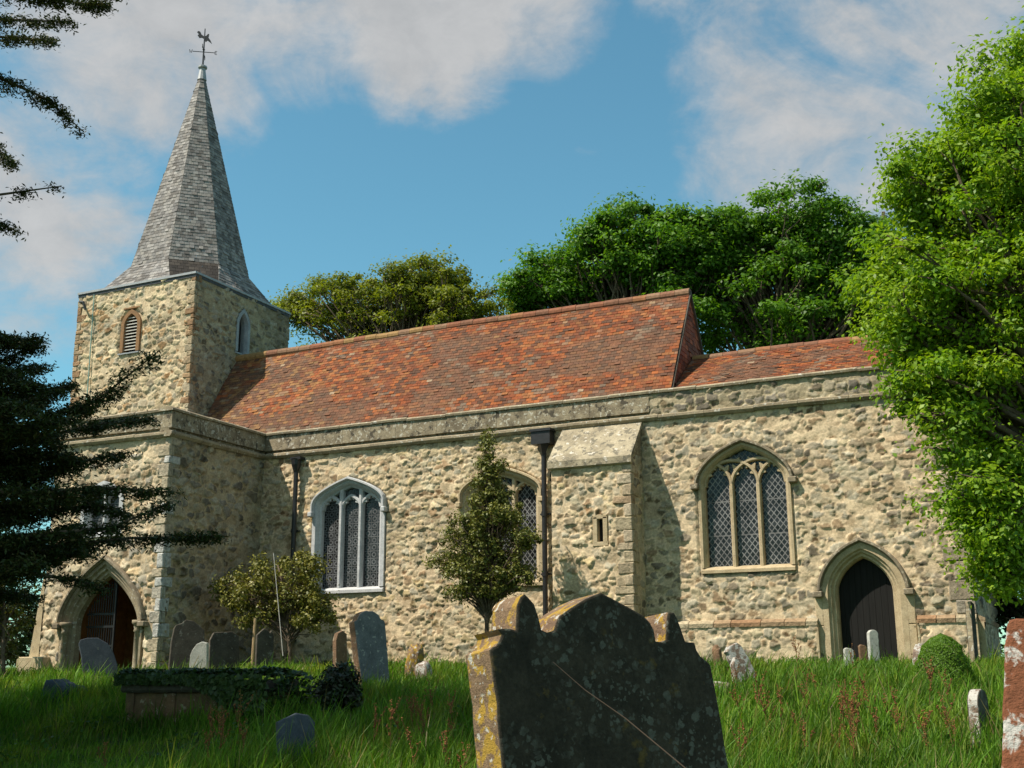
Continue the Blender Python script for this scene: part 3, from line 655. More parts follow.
# tile hung gable
mb = MB(); GP = [(.34, .10, .05), (.25, .07, .04), (.18, .06, .04), (.30, .09, .05)]
shingles(mb, (XG, YE, ZE-.1), (XG, 2*YR-YE, ZE-.1), (XG, YR+.01, ZR-.06), (XG, YR-.01, ZR-.06), 26, .165, .011, GP, .25)
mb.col = (.12, .06, .04); mb._add([(XG-.02, YE, ZE-.1), (XG-.02, 2*YR-YE, ZE-.1), (XG-.02, YR, ZR-.04)], [(0, 1, 2)])
gb = mb.build('gable', MAT['tile'], church, fix=False, usecol=True)
mb = MB()
for y_ in (YE, 2*YR-YE):     # verge strip in mortar
    s_ = 1 if y_ > YR else -1
    mb._add([(XG-.03, y_, ZE-.10), (XG+.055, y_, ZE-.10), (XG+.055, YR, ZR-.075), (XG-.03, YR, ZR-.075), (XG-.03, y_, ZE-.03), (XG+.055, y_, ZE-.03), (XG+.055, YR, ZR-.0), (XG-.03, YR, ZR-.0)], [(0, 1, 2, 3), (4, 5, 6, 7), (1, 5, 6, 2), (0, 4, 5, 1), (0, 4, 7, 3)])
mb.build('verge', m_plain('dark verge mortar', (.10, .085, .07), .9, 0, .2, .2), gb)
mb = MB(); mb.box(XG+.02, XG+.05, 1.50, 1.66, 5.90, 5.96); mb.box(XG+.02, XG+.05, 1.55, 1.61, 5.80, 6.08); mb.build('wall_tie', MAT['black_iron'], gb)

# --- tower
TX0, TX1, TY0, TY1, TZ = -22.53, -18.76, .30, 4.07, 9.52
LV = dict(uc=-20.72, a=.21, zb=7.80, zs=8.52, r=.26); LN = dict(uc=2.16, a=.14, zb=7.98, zs=8.70, r=.28)
def bat(M, k=.02): return lambda u, z, d: M(u, z, d+(TZ-z)*k)
tp = rubble('tower_wall', FS(TY0), TX0, TX1, 4.9, TZ, PAL_TOWER, church, 71, .20, .12, cover=.65, relief=.022, calm=(.15, .15), holes=[hole(LV, .06, .17, .65)])
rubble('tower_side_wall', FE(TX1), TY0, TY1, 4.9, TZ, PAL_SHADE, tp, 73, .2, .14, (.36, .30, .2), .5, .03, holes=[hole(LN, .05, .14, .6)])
rubble('tower_side_wall', FW(TX0), TY0, TY1, -.2, TZ, PAL_TOWER, tp, 75, .24, .16, step=.05, order=-1)
rubble('tower_side_wall', FN(TY1), TX0, TX1, -.2, TZ, PAL_TOWER, tp, 77, .24, .16, step=.05, order=-1)
rubble('tower_wall', FS(TY0), TX0, -18.9, -.25, 4.9, PAL_TOWER, tp, 79, .24, .16, step=.04)
BR = [(.31, .19, .105), (.35, .23, .13), (.28, .17, .095), (.40, .31, .20), (.37, .27, .17), (.43, .35, .24)]
quoins(tp, FS(TY0), -1, FE(TX1), 1, TX1, TY0, 5.0, TZ, BR, (.10, .22), .24, .10, .026)
quoins(tp, FS(TY0), 1, FW(TX0), 1, TX0, TY0, 5.0, TZ, BR, (.10, .22), .26, .11, .026)
mb = MB(); loft(mb, path(LV['uc'], LV['a'], LV['zb'], LV['zs'], LV['r'], .65), [(.10, -.05), (.10, .02), (.0, .022), (-.02, -.12), (-.02, -.2)], FS(TY0)); mb.block(LV['uc']-.27, LV['uc']+.27, -.05, .03, 8.90, 8.95, .01, lambda a, b, c: FS(TY0)(a, c, b))
lw = mb.build('louvre_window', MAT['rust'], church); sill(lw, LV, FS(TY0), MAT['bluestone'], .12, .06, .05)
mb = MB(); mb.box(LV['uc']-.2, LV['uc']+.2, TY0+.19, TY0+.2, 7.7, 8.85); mb.build('opening', MAT['void'], lw)
z = 7.85
while z < 8.70:
    t = max(0, (z+.02-LV['zs'])/LV['r']); hw = LV['a']*(1 if t <= 0 else max(.1, math.sqrt(max(0, 1-t*t))*.9))-.005
    mb = MB(); mb._add([(LV['uc']+sx*hw, TY0+y, zz) for sx in (-1, 1) for y, zz in ((.02, z), (.02, z+.022), (.15, z+.085), (.15, z+.063))], [(0, 1, 2, 3), (7, 6, 5, 4), (0, 4, 5, 1), (1, 5, 6, 2), (2, 6, 7, 3), (3, 7, 4, 0)])
    mb.build('louvre', MAT['slat'], lw); z += .082
ET = FE(TX1); mb = MB(); loft(mb, path(LN['uc'], LN['a'], LN['zb'], LN['zs'], LN['r'], .6), [(.13, -.05), (.13, .03), (.04, .03), (0, -.06), (0, -.2)], ET)
ln = mb.build('lancet_window', MAT['bluestone'], church); sill(ln, LN, ET, MAT['bluestone'], .13, .07, .06)
mb = MB(); mb.box(TX1-.2, TX1-.17, LN['uc']-.2, LN['uc']+.2, 7.9, 9.1); mb.build('opening', MAT['void'], ln)
mb = MB(); mb.tube([(-21.93, TY0-.05, 5.4), (-21.95, TY0-.05, 7.2), (-21.99, TY0-.05, 9.45)], .014, 6); mb.build('lightning_conductor', MAT['copper'], church)
mb = MB(); mb.tube([(-22.36, TY0, 9.25), (-22.31, TY0-.2, 9.26), (-22.14, TY0-.24, 9.22), (-22.10, TY0-.2, 9.02)], .03, 8); mb.build('spout', MAT['dark_lead'], church)
# spire
cx, cy = (TX0+TX1)/2, (TY0+TY1)/2; he = 1.90; ZE2 = TZ+.05; ZB = 10.24; ri = 1.48; ZA = 16.35; kk = math.tan(PI/8); SKW = 1.08
mb = MB(); mb.box(cx-he-.012, cx+he+.012, cy-he-.012, cy+he+.012, TZ-.075, TZ-.003); ev = mb.build('eaves', MAT['dark_lead'], church)
mb = MB()
for M, a, b in ((lambda a, b, c: (a, cy-he-.02+b, c), cx-he-.02, cx+he+.02), (lambda a, b, c: (a, cy+he-.02+b, c), cx-he-.02, cx+he+.02)): mb.box(a, b, -.02, .04, TZ-.0, TZ+.055, M)
for sx in (-1, 1): mb.box(cx+sx*he-.03, cx+sx*he+.03, cy-he+.03, cy+he-.03, TZ+.0, TZ+.052)
mb.build('eaves_roll', MAT['lead'], ev)
SH = [(.25, .235, .225), (.20, .19, .184), (.31, .29, .275), (.165, .155, .15), (.23, .21, .195), (.27, .25, .23), (.14, .127, .118)]
oc = [(cx+ri*math.cos(PI/8+k*PI/4)/math.cos(PI/8), cy+ri*math.sin(PI/8+k*PI/4)/math.cos(PI/8)) for k in range(8)]
top = [(cx+.085*math.cos(PI/8+k*PI/4), cy+.085*math.sin(PI/8+k*PI/4)) for k in range(8)]
mb = MB(); cn = {1: (cx+he, cy+he), 3: (cx-he, cy+he), 5: (cx-he, cy-he), 7: (cx+he, cy-he)}
for k in range(8):
    a, b = oc[k], oc[(k+1) % 8]; ta, tb = top[k], top[(k+1) % 8]
    shingles(mb, (*a, ZB), (*b, ZB), (*tb, ZA-.25), (*ta, ZA-.25), 62, .12, .010, SH, .12)
    if k % 2 == 0:   # diagonal face: dark broach down to the eaves, then a flat corner
        c = cn[k+1]; sx, sy = (1 if c[0] > cx else -1), (1 if c[1] > cy else -1)
        P = [(cx+sx*SKW, c[1]), (c[0], cy+sy*SKW)]
        if math.hypot(P[0][0]-a[0], P[0][1]-a[1]) > math.hypot(P[1][0]-a[0], P[1][1]-a[1]): P = P[::-1]
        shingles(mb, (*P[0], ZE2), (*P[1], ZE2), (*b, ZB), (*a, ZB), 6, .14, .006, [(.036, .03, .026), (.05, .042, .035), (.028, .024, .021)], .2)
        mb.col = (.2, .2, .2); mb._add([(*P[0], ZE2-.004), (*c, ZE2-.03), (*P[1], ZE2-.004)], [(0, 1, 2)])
    else:
        c0 = cn[k]; c1 = cn[(k+2) % 8]; e = np.array(c1)-np.array(c0); e /= np.linalg.norm(e); mid = (np.array(c0)+np.array(c1))/2
        shingles(mb, (*(mid-e*SKW), ZE2), (*(mid+e*SKW), ZE2), (*b, ZB), (*a, ZB), 7, .14, .010, SH, .15)
spire = mb.build('spire', MAT['shingle'], church, fix=False, usecol=True)
mb = MB(); mb.lathe((cx, cy, 0), [(.13, ZA-.32), (.085, ZA-.02), (.085, ZA+.02), (.125, ZA+.05), (.125, ZA+.10), (.05, ZA+.14)], 10); mb.build('spire_cap', MAT['lead'], spire)
# weather vane
mb = MB(); z0 = ZA+.1; mb.tube([(cx, cy, z0), (cx, cy, z0+.62), (cx, cy, z0+1.17)], [.026, .02, .014], 8); mb.lathe((cx, cy, z0+.52), [(.0, -.04), (.04, 0), (.0, .04)], 8)
vane = mb.build('weathervane', MAT['black_iron'], church)
zc = z0+.45; mb = MB()
for an in (35, 125, 215, 305):
    dx, dy = math.cos(math.radians(an)), math.sin(math.radians(an)); mb.tube([(cx, cy, zc), (cx+dx*.30, cy+dy*.30, zc)], .011, 6)
mb.build('cross_arms', MAT['black_iron'], vane)
LET = {'N': [[(0, 0), (0, 1), (.6, 0), (.6, 1)]], 'E': [[(.6, 0), (0, 0), (0, 1), (.6, 1)], [(0, .5), (.5, .5)]], 'S': [[(0, .1), (.35, 0), (.6, .25), (.05, .7), (.25, 1), (.6, .9)]], 'W': [[(0, 1), (.2, 0), (.4, .7), (.6, 0), (.8, 1)]]}
for ch, an in zip('ENWS', (35, 125, 215, 305)):
    mb = MB(); dx, dy = math.cos(math.radians(an)), math.sin(math.radians(an)); o = (cx+dx*.31, cy+dy*.31, zc-.05)
    for st in LET[ch]: mb.tube([(o[0]+dx*u*.09, o[1]+dy*u*.09, o[2]+v*.10) for u, v in st], .010, 5)
    mb.build('letter', MAT['black_iron'], vane)
M = lambda u, z, d: (cx+u*.62+d*.5, cy+u*.36-d*.86, z0+.86+z*.8-u*.3)     # figure plate turned to the wind
mb = MB(); mb.prism([(-.30, .13), (-.24, .20), (-.17, .19), (-.12, .11), (-.02, .08), (.06, .13), (.13, .24), (.17, .24), (.15, .10), (.24, .02), (.30, -.08), (.22, -.05), (.12, -.02), (.05, -.11), (0, -.02), (-.10, .0), (-.2, -.05), (-.27, .02), (-.22, .08)], -.012, .012, M)
mb.build('vane_figure', MAT['black_iron'], vane)
# ================================================================== GROUND
ys = np.concatenate([np.linspace(-60, -22, 12), np.linspace(-21, 1, 90), np.linspace(2, 30, 15), np.array([60, 120, 400.])])
xs = np.concatenate([np.array([-400, -120, -60.]), np.linspace(-34, 12, 140), np.array([30, 80, 300.])])
GX, GY = np.meshgrid(xs, ys, indexing='ij')
def ground_z(x, y):
    return gz(y)+.10*(fbm(x*.6, y*.6, 3, 3)-.5)+.05*(fbm(x*2, y*2, 9, 2)-.5)
GZ = ground_z(GX, GY); I = np.arange(GX.size).reshape(GX.shape)
mg, nt, b = mat_new('earth and turf'); v = coords(nt); n1 = noise(nt, v, 1.2, 5); n2 = noise(nt, v, 30, 4)
c = mix(nt, ramp(nt, n1, [(.35, (0, 0, 0)), (.65, (1, 1, 1))]), (.035, .06, .014), (.06, .085, .02)); c = mix(nt, ramp(nt, n2, [(.45, (0, 0, 0)), (.7, (1, 1, 1))]), c, (.03, .03, .014)); L(nt, c, b.inputs['Base Color']); b.inputs['Roughness'].default_value = 1; bump(nt, b, n2, .8, .03)
g = np_mesh('ground', np.stack([GX, GY, GZ], -1), np.stack([I[:-1, :-1], I[1:, :-1], I[1:, 1:], I[:-1, 1:]], -1), mg, smooth=True); tag(g, 'rising churchyard turf', None, None, 'structure')
def gzz(x, y): return float(ground_z(np.array(float(x)), np.array(float(y))))

# ------------------------------------------------------------------ grass blades
def grass():
    bands = [(-26, -13.0, 25), (-13.0, -9.0, 1150), (-9.0, -5.0, 900), (-5.0, 0.0, 620), (0, 8, 60)]
    X = []; Y = []
    for y0, y1, dn in bands:
        n = int(dn*(y1-y0)*24); x = rng.uniform(-23, 3.5, n); y = rng.uniform(y0, y1, n); X.append(x); Y.append(y)
    X = np.concatenate(X); Y = np.concatenate(Y)
    inch = ((X > XP-.05) & (X < XE+.1) & (Y > -.05)) | ((X > -19.4) & (X < XP+.02) & (Y > YP-.02)) | ((X > XB0) & (X < XB1+.02) & (Y > YB-.02)) | ((X < TX1) & (X > TX0) & (Y > TY0))
    wedge = (np.abs(X-(-(Y+DIST)*math.tan(YAW))) < (Y+DIST)*.95+3)
    k = ~inch & wedge; X = X[k]; Y = Y[k]; n = len(X)
    pat = fbm(X*.8, Y*.8, 13, 3); mown = sstep(-8.0, -9.2, X)*sstep(-9.0, -9.8, Y)
    tus = sstep(.5, .68, fbm(X*2.6, Y*2.6, 17, 3)); h = (.08+.20*pat+.16*tus+.12*rng.random(n))*(1-.65*mown)*np.where(rng.random(n) < .06, 1.6, 1.0); h *= np.interp(Y, [-9, -6, -2.5, -.5], [1, .8, .6, .5])
    w = .0045+.004*rng.random(n); w *= np.clip((Y+DIST)/11, .8, 1.6)
    az = rng.uniform(0, 2*PI, n); lean = h*(.15+.55*rng.random(n)**1.5); la = rng.normal(.4, 1.6, n)
    Z = ground_z(X, Y)-.02; B = np.stack([X, Y, Z], -1); S_ = np.stack([np.cos(az), np.sin(az), 0*az], -1)*w[:, None]; LD = np.stack([np.cos(la), np.sin(la), 0*la], -1)
    up = np.array([0, 0, 1.])
    P1 = B+up*(h*.55)[:, None]+LD*(lean*.3)[:, None]; P2 = B+up*(h*(1-.25*(lean/h)**2))[:, None]+LD*lean[:, None]
    V = np.stack([B-S_, B+S_, P1-S_*.8, P1+S_*.8, P2-S_*.12, P2+S_*.12], 1)
    q = np.arange(n)[:, None]*6; Q = np.concatenate([q+np.array([[0, 1, 3, 2]]), q+np.array([[2, 3, 5, 4]])])
    pal = np.array([(.09, .20, .012), (.07, .165, .010), (.12, .235, .016), (.06, .135, .012), (.15, .225, .025), (.10, .215, .014)])
    pz = fbm(X*1.1, Y*1.1, 31, 4); c = pal[rng.integers(0, len(pal), n)]*(.65+.7*rng.random(n))[:, None]*(.55+.9*pz)[:, None]; yl_ = sstep(.52, .7, fbm(X*.9+5, Y*.9, 37, 3)); c = c*(1+yl_[:, None]*np.array((.55, .12, .3)))
    dry = rng.random(n) < .05; c[dry] = np.array((.24, .19, .08))*(.7+.5*rng.random(dry.sum()))[:, None]
    o = np_mesh('grass', V, Q, MAT['grass'], None, np.repeat(c, 6, 0)); tag(o, 'long unmown churchyard grass', None, None, 'stuff'); return o
grass()
def weeds():
    # broad leaved weeds growing among the grass, thickest along the walls and round the stones
    n = 900; x = rng.uniform(-20, 3, n); y = rng.uniform(-12, -.3, n); k = fbm(x*.9, y*.9, 91, 3) > .50; x, y = x[k], y[k]
    xw = rng.uniform(-16, 2, 260); yw = rng.uniform(-1.5, -.2, 260); ok = ~((xw > XB0-.1) & (xw < XB1+.1) & (yw > YB-.1)); x = np.concatenate([x, xw[ok]]); y = np.concatenate([y, yw[ok]])
    Ps, Ns, Cs = [], [], []
    for a, b2 in zip(x, y):
        kk_ = rng.integers(14, 34); r = rng.uniform(.06, .16); hh = rng.uniform(.10, .30) if b2 < -2 else rng.uniform(.1, .24); d = rng.normal(size=(kk_, 2))*r; z = ground_z(np.array(a), np.array(b2))+hh*rng.random(kk_)**.6
        Ps.append(np.stack([a+d[:, 0], b2+d[:, 1], z], -1)); Ns.append(np.array([0, 0, 1.])+rng.normal(size=(kk_, 3))*.55); Cs.append(leaf_cols(kk_, [(.06, .14, .018), (.085, .17, .02), (.05, .105, .018), (.10, .17, .03)])*rng.uniform(.7, 1.2))
    P = np.concatenate(Ps); o = leaf_mesh('weeds', P, np.concatenate(Ns), rng.uniform(.035, .085, len(P)), np.concatenate(Cs), MAT['leaf'], None, .55); tag(o, 'broad leaved weeds growing through the grass', None, None, 'stuff')

# ================================================================== GRAVESTONES
def m_lichen(name, c1, c2, sp, yl):
    m, nt, b = mat_new(name); v = coords(nt); n1 = noise(nt, v, 7, 6, .65); n2 = noise(nt, v, 60, 5, .7)
    c = mix(nt, ramp(nt, n1, [(.35, (0, 0, 0)), (.65, (1, 1, 1))]), c1, c2)
    yn = noise(nt, v, 9, 5, .65); c = mix(nt, ramp(nt, yn, [(.60, (0, 0, 0)), (.68, (.8, .8, .8))]), c, yl)
    for sc, th, k in ((26, .33, .85), (48, .30, .7)):      # round crusts of lichen
        vo = N(nt, 'ShaderNodeTexVoronoi'); vo.inputs['Scale'].default_value = sc; wv = N(nt, 'ShaderNodeVectorMath', operation='ADD'); nc = N(nt, 'ShaderNodeTexNoise'); nc.inputs['Scale'].default_value = 40; L(nt, v, nc.inputs['Vector'])
        sc_ = N(nt, 'ShaderNodeVectorMath', operation='SCALE'); sc_.inputs['Scale'].default_value = .035; L(nt, nc.outputs['Color'], sc_.inputs[0]); L(nt, v, wv.inputs[0]); L(nt, sc_.outputs[0], wv.inputs[1]); L(nt, wv.outputs[0], vo.inputs['Vector'])
        sep = N(nt, 'ShaderNodeSeparateColor'); L(nt, vo.outputs['Color'], sep.inputs[0])
        mm_ = N(nt, 'ShaderNodeMath', operation='MULTIPLY'); L(nt, sep.outputs[0], mm_.inputs[0]); mm_.inputs[1].default_value = .55
        lt = N(nt, 'ShaderNodeMath', operation='SUBTRACT'); L(nt, mm_.outputs[0], lt.inputs[0]); L(nt, vo.outputs['Distance'], lt.inputs[1])
        pat = noise(nt, v, 5, 3); f = mix(nt, 1, ramp(nt, lt.outputs[0], [(0, (0, 0, 0)), (.06, (k, k, k))]), ramp(nt, pat, [(.42, (0, 0, 0)), (.58, (1, 1, 1))]), 'MULTIPLY')
        c = mix(nt, f, c, sp)
    c = mix(nt, 1, c, ramp(nt, n2, [(.25, (.65, .65, .65)), (.75, (1.3, 1.3, 1.3))]), 'MULTIPLY')
    L(nt, c, b.inputs['Base Color']); b.inputs['Roughness'].default_value = .95; b.inputs['Specular IOR Level'].default_value = .15; bump(nt, b, n2, .8, .012); return m
STONE = {
 'lichen_face': m_lichen('grey green lichened headstone', (.062, .051, .036), (.03, .026, .019), (.125, .125, .10), (.13, .088, .028)),
 'lichen_side': m_stone('yellow lichened headstone edge', (.26, .17, .10), (.17, .11, .07), 14, spots=(.38, .235, .04), spot_scale=13, spot_t=.52, bs=.9, bd=.012, extra=(.50, .47, .42), extra_scale=26, extra_t=.615),
 'slate': m_stone('blue grey slate', (.055, .065, .08), (.085, .095, .11), 6, spots=(.13, .14, .13), spot_scale=12, spot_t=.66, bs=.3),
 'dark': m_stone('dark weathered headstone', (.10, .085, .065), (.06, .05, .04), 5, spots=(.17, .16, .13), spot_scale=11, spot_t=.62, bs=.6),
 'grey': m_stone('grey headstone', (.17, .175, .18), (.11, .115, .12), 5, spots=(.30, .30, .27), spot_scale=12, spot_t=.62, bs=.5),
 'white': m_stone('pale limestone', (.52, .51, .46), (.38, .37, .33), 6, spots=(.25, .25, .22), spot_scale=14, spot_t=.64, bs=.4),
 'whitelichen': m_stone('white lichened rubble', (.22, .14, .10), (.30, .24, .19), 8, spots=(.50, .47, .42), spot_scale=14, spot_t=.51, bs=.9, bd=.02),
 'red': m_stone('red brown sandstone', (.27, .10, .05), (.17, .065, .035), 4, spots=(.56, .52, .48), spot_scale=5.2, spot_t=.575, bs=.7, bd=.02, extra=(.40, .20, .05), extra_scale=8, extra_t=.64),
 'brown': m_stone('brown tomb stone', (.22, .13, .075), (.14, .09, .055), 5, spots=(.34, .28, .2), spot_scale=9, spot_t=.62, bs=.7, bd=.02),
}
def slab(name, label, cat, front, base, a, lean, t, mats, group=None, bevel=.012, rough=.0):
    """upright stone: outline of its front face in its own plane (u across, z up, metres from base), thickness t, turned a degrees, leaning back"""
    n = len(front); fr_ = list(front)
    if rough:      # weathered, uneven outline
        out = []
        for i in range(n):
            p, q = fr_[i], fr_[(i+1) % n]; k = max(1, int(math.hypot(q[0]-p[0], q[1]-p[1])/.045))
            for j in range(k):
                f = j/k; out.append((p[0]+(q[0]-p[0])*f+random.uniform(-rough, rough), p[1]+(q[1]-p[1])*f+random.uniform(-rough, rough)))
        fr_ = out; n = len(fr_)
    bm = bmesh.new(); A = [bm.verts.new((u, 0, z)) for u, z in fr_]; B = [bm.verts.new((u*.99, t, z)) for u, z in fr_]
    f0 = bm.faces.new(A); f1 = bm.faces.new(B[::-1])
    for i in range(n): f = bm.faces.new((A[i], B[i], B[(i+1) % n], A[(i+1) % n])); f.material_index = 1 if len(mats) > 1 else 0
    bmesh.ops.recalc_face_normals(bm, faces=bm.faces); ed = [e for e in bm.edges if f0 in e.link_faces or f1 in e.link_faces]
    bmesh.ops.bevel(bm, geom=ed, offset=bevel, segments=2, affect='EDGES', profile=.6, clamp_overlap=True)
    bmesh.ops.triangulate(bm, faces=[f for f in bm.faces if len(f.verts) > 4])
    me = bpy.data.meshes.new(name); bm.to_mesh(me); bm.free()
    for mm in mats: me.materials.append(mm)
    o = bpy.data.objects.new(name, me); C.objects.link(o); o.location = base
    o.rotation_euler = (Matrix.Rotation(math.radians(a), 4, 'Z') @ Matrix.Rotation(math.radians(-lean), 4, 'X')).to_euler()
    return tag(o, label, cat, group)
def traced(name, label, px, anchor, Y, a, lean, t, mats, cat='gravestone', group=None, bevel=.012, rough=0, deep=.25):
    """outline measured on the photo -> real outline in the stone's own plane through a ground point"""
    ca, sa, cl, sl = math.cos(math.radians(a)), math.sin(math.radians(a)), math.cos(math.radians(lean)), math.sin(math.radians(lean))
    U = np.array([ca, sa, 0]); nrm = np.array([sa*cl, -ca*cl, sl]); Wv = np.cross(nrm, U); Wv = np.array([-sa*sl, ca*sl, cl])
    p0 = at(*anchor, Y); base = np.array([p0[0], p0[1], gzz(p0[0], p0[1])]); pts = []
    for x, y in px:
        d = _fw+_r2*(x-512)/F-_u2*(y-384)/F; k = ((base-CAM)@nrm)/(d@nrm); q = CAM+d*k-base; pts.append((float(q@U), float(q@Wv)))
    zmin = min(p[1] for p in pts); pts = [(u, (min(z, -deep) if z < zmin+.04 or z < .02 else z)) for u, z in pts]
    return slab(name, label, cat, pts, base, a, lean, t, mats, group, bevel, rough)
def zp(x, y, ox, oy, s): return (ox+x/s, oy+y/s)
big = [zp(x, y, 440, 580, 3.413) for x, y in [(222, 700), (215, 640), (195, 420), (182, 300), (172, 238), (180, 230), (196, 222), (206, 205), (211, 182), (203, 168), (210, 162), (240, 165), (262, 168), (261, 120), (264, 85), (276, 58), (290, 45), (305, 58), (322, 85), (337, 125), (350, 172), (372, 177), (393, 172), (399, 145), (410, 120), (450, 92), (500, 64), (550, 40), (600, 68), (650, 97), (695, 122), (718, 145), (732, 172), (740, 206), (758, 209), (774, 205), (773, 170), (776, 130), (784, 108), (798, 110), (812, 128), (825, 165), (838, 212), (868, 215), (876, 235), (888, 258), (918, 280), (926, 295), (955, 450), (985, 640), (992, 700)]]
big += [(big[-1][0]+12, 900), (big[0][0]+14, 900)]
p = _fw+_r2*(615-512)/F-_u2*(768-384)/F; pb = CAM+p*4.15
traced('headstone', 'large dark lichened double headstone with two lobes and a pointed middle, nearest of all', big, (615, 768), pb[1], 57, 5, .19, [STONE['lichen_face'], STONE['lichen_side']], rough=.0035, deep=1.4-.32)
# make its foot reach the ground: handled by deep

traced('headstone', 'tall red brown sandstone headstone with large white lichen patches', [(1001, 800), (1001.5, 768), (1003.5, 690), (1005, 641), (1007.6, 626), (1010, 620), (1016, 618), (1042, 618), (1050, 622), (1056, 640), (1062, 768), (1063, 800)], (1030, 768), -13.6, 4, 3, .16, [STONE['red']], rough=.004, deep=.9)
traced('headstone', 'upright grey headstone with shouldered top left of the double headstone', [(362.5, 690), (361.5, 679), (356.6, 640), (354.5, 622), (357.8, 619.5), (360, 613.5), (366, 610.8), (373, 611.2), (378.5, 614.5), (381, 619), (385, 621.5), (387.7, 655), (391.8, 687)], (377, 690), -6.2, 63, 3, .17, [STONE['grey'], STONE['brown']], rough=.003, bevel=.008)
traced('headstone', 'narrow brown headstone half hidden by the shouldered grey headstone', [(337, 672), (336, 640), (338, 633), (343, 630.5), (347, 634), (348, 672)], (342, 668), -5.2, 62, 2, .12, [STONE['brown']])
traced('headstone', 'tall dark headstone with scrolled top in the shade beside the porch', [(167.5, 668), (171.4, 641.6), (174.3, 628), (176, 625), (182, 623), (186, 619.5), (194, 621), (199, 625), (204.6, 630), (204.6, 657), (203, 670)], (186, 666), -4.3, 50, 6, .12, [STONE['dark']])
traced('headstone', 'small white round-topped headstone by the porch corner', [(188.5, 668), (190, 655), (192, 650), (196.5, 644), (202, 641.6), (207, 643), (208.5, 668)], (199, 668), -5.0, 24, 0, .12, [STONE['white']])
traced('headstone', 'broad dark square-topped headstone in deep shade by the porch side wall', [(209, 668), (210, 640), (214, 632.5), (232, 631.5), (239, 636), (241, 668)], (225, 668), -3.3, 52, 2, .12, [STONE['dark']])
traced('headstone', 'headstone with wavy three-humped top under the bushy holly', [(256, 664), (257, 635), (260, 632), (264.5, 628.3), (268, 630), (270, 632.5), (272, 630.5), (274, 636), (274, 664)], (265, 664), -3.4, 50, 2, .12, [STONE['dark']])
traced('headstone', 'blue grey slate headstone leaning sideways before the porch arch', [(86.4, 680), (81.5, 657), (78.6, 643.5), (80.5, 639.6), (88, 637.7), (98, 637.7), (108, 643.5), (113.8, 653), (117.7, 665), (119, 680)], (100, 678), -5.0, 50, 8, .09, [STONE['slate']])
traced('headstone', 'small dark slate headstone with angled top, nearest in the left grass', [(278, 775), (278, 722), (297, 713), (309, 715), (315, 722), (315, 775)], (296, 768), -11.0, 54, 3, .08, [STONE['slate']])
def simple(label, w, h, x, y, Y, a, lean, roll, t, mats, top='round', cat='gravestone', group=None, z=None, name='headstone', rough=.003):
    p0 = at(x, y, Y); base = (p0[0], p0[1], gzz(p0[0], p0[1])); hw = w/2
    if top == 'round': pr_ = [(-hw, -.25)]+[(hw*math.cos(PI-k*PI/10), h-hw*.8+hw*.8*math.sin(k*PI/10)) for k in range(11)]+[(hw, -.25)]
    elif top == 'flat': pr_ = [(-hw, -.25), (-hw, h-.02), (-hw+.03, h), (hw-.03, h-.01), (hw, h-.04), (hw, -.25)]
    else: pr_ = [(-hw, -.25), (-hw*.95, h*.9), (-hw*.4, h), (hw*.5, h*.97), (hw*.9, h*.85), (hw, -.25)]
    o = slab(name, label, cat, pr_, base, a, lean, t, mats, group, .01, rough)
    o.rotation_euler = (Matrix.Rotation(math.radians(a), 4, 'Z') @ Matrix.Rotation(math.radians(roll), 4, 'Y') @ Matrix.Rotation(math.radians(-lean), 4, 'X')).to_euler(); return o
simple('small grey footstone with white lichen edge beside the red brown headstone', .34, .50, 988, 750, -9.2, 80, 0, 0, .10, [STONE['dark'], STONE['whitelichen']], 'round')
simple('slim grey stone slab leaning at the east corner of the chancel', .26, .98, 979, 682, -2.6, 84, 0, 5, .085, [STONE['dark'], MAT['coping']], 'flat', rough=.005)
simple('short pale footstone, left of the three by the black door', .14, .40, 850, 666, -1.9, 30, 2, 2, .09, [STONE['white']], 'flat', group='small footstones by the door')
simple('brown footstone, middle of the three by the black door', .12, .44, 865, 660, -1.5, 30, 2, -1, .08, [STONE['brown']], 'flat', group='small footstones by the door')
simple('tallest pale round-topped footstone in front of the black door', .15, .64, 876, 668, -2.0, 36, 1, 1, .09, [STONE['white']], 'round', group='small footstones by the door')
simple('low brown kerb block at the foot of the nave wall', .34, .22, 312, 668, -1.6, 18, 0, 0, .2, [STONE['brown']], 'flat', name='kerb_block')
simple('low dark kerb block under the first nave window', .36, .26, 329, 662, -1.0, 12, 0, 0, .2, [STONE['dark']], 'flat', name='kerb_block')
def rock(name, label, x, y, Y, sx, sy, sz, mat, tilt=0, seed=1, cat='stone', up=.3, a=0):
    p0 = at(x, y, Y); bm = bmesh.new(); bmesh.ops.create_icosphere(bm, subdivisions=4, radius=1)
    for v in bm.verts:
        c = v.co; m_ = max(abs(c.x), abs(c.y), abs(c.z)); c = c*(1-.42*(1-1/ (m_*1.0+.0001)*m_))*(.55+.45/m_*.9)
        n = float(fbm(np.array(c.x*1.7+seed*3.1+c.z), np.array(c.y*1.7+c.z*1.3+seed), seed, 4)); v.co = Vector((c.x*sx, c.y*sy, c.z*sz))*(.72+.55*n)
    me = bpy.data.meshes.new(name); bm.to_mesh(me); bm.free(); me.materials.append(mat); me.polygons.foreach_set('use_smooth', np.ones(len(me.polygons), bool))
    o = bpy.data.objects.new(name, me); C.objects.link(o); o.location = (p0[0], p0[1], gzz(p0[0], p0[1])+sz*up); o.rotation_euler = (0, math.radians(tilt), math.radians(a)); return tag(o, label, cat)
simple('leaning slab of broken stone with white lichen in the sunny grass', .24, .66, 757, 704, -5.6, 40, 4, -24, .14, [STONE['whitelichen']], 'rough', 'stone', name='broken_stone', rough=.012)
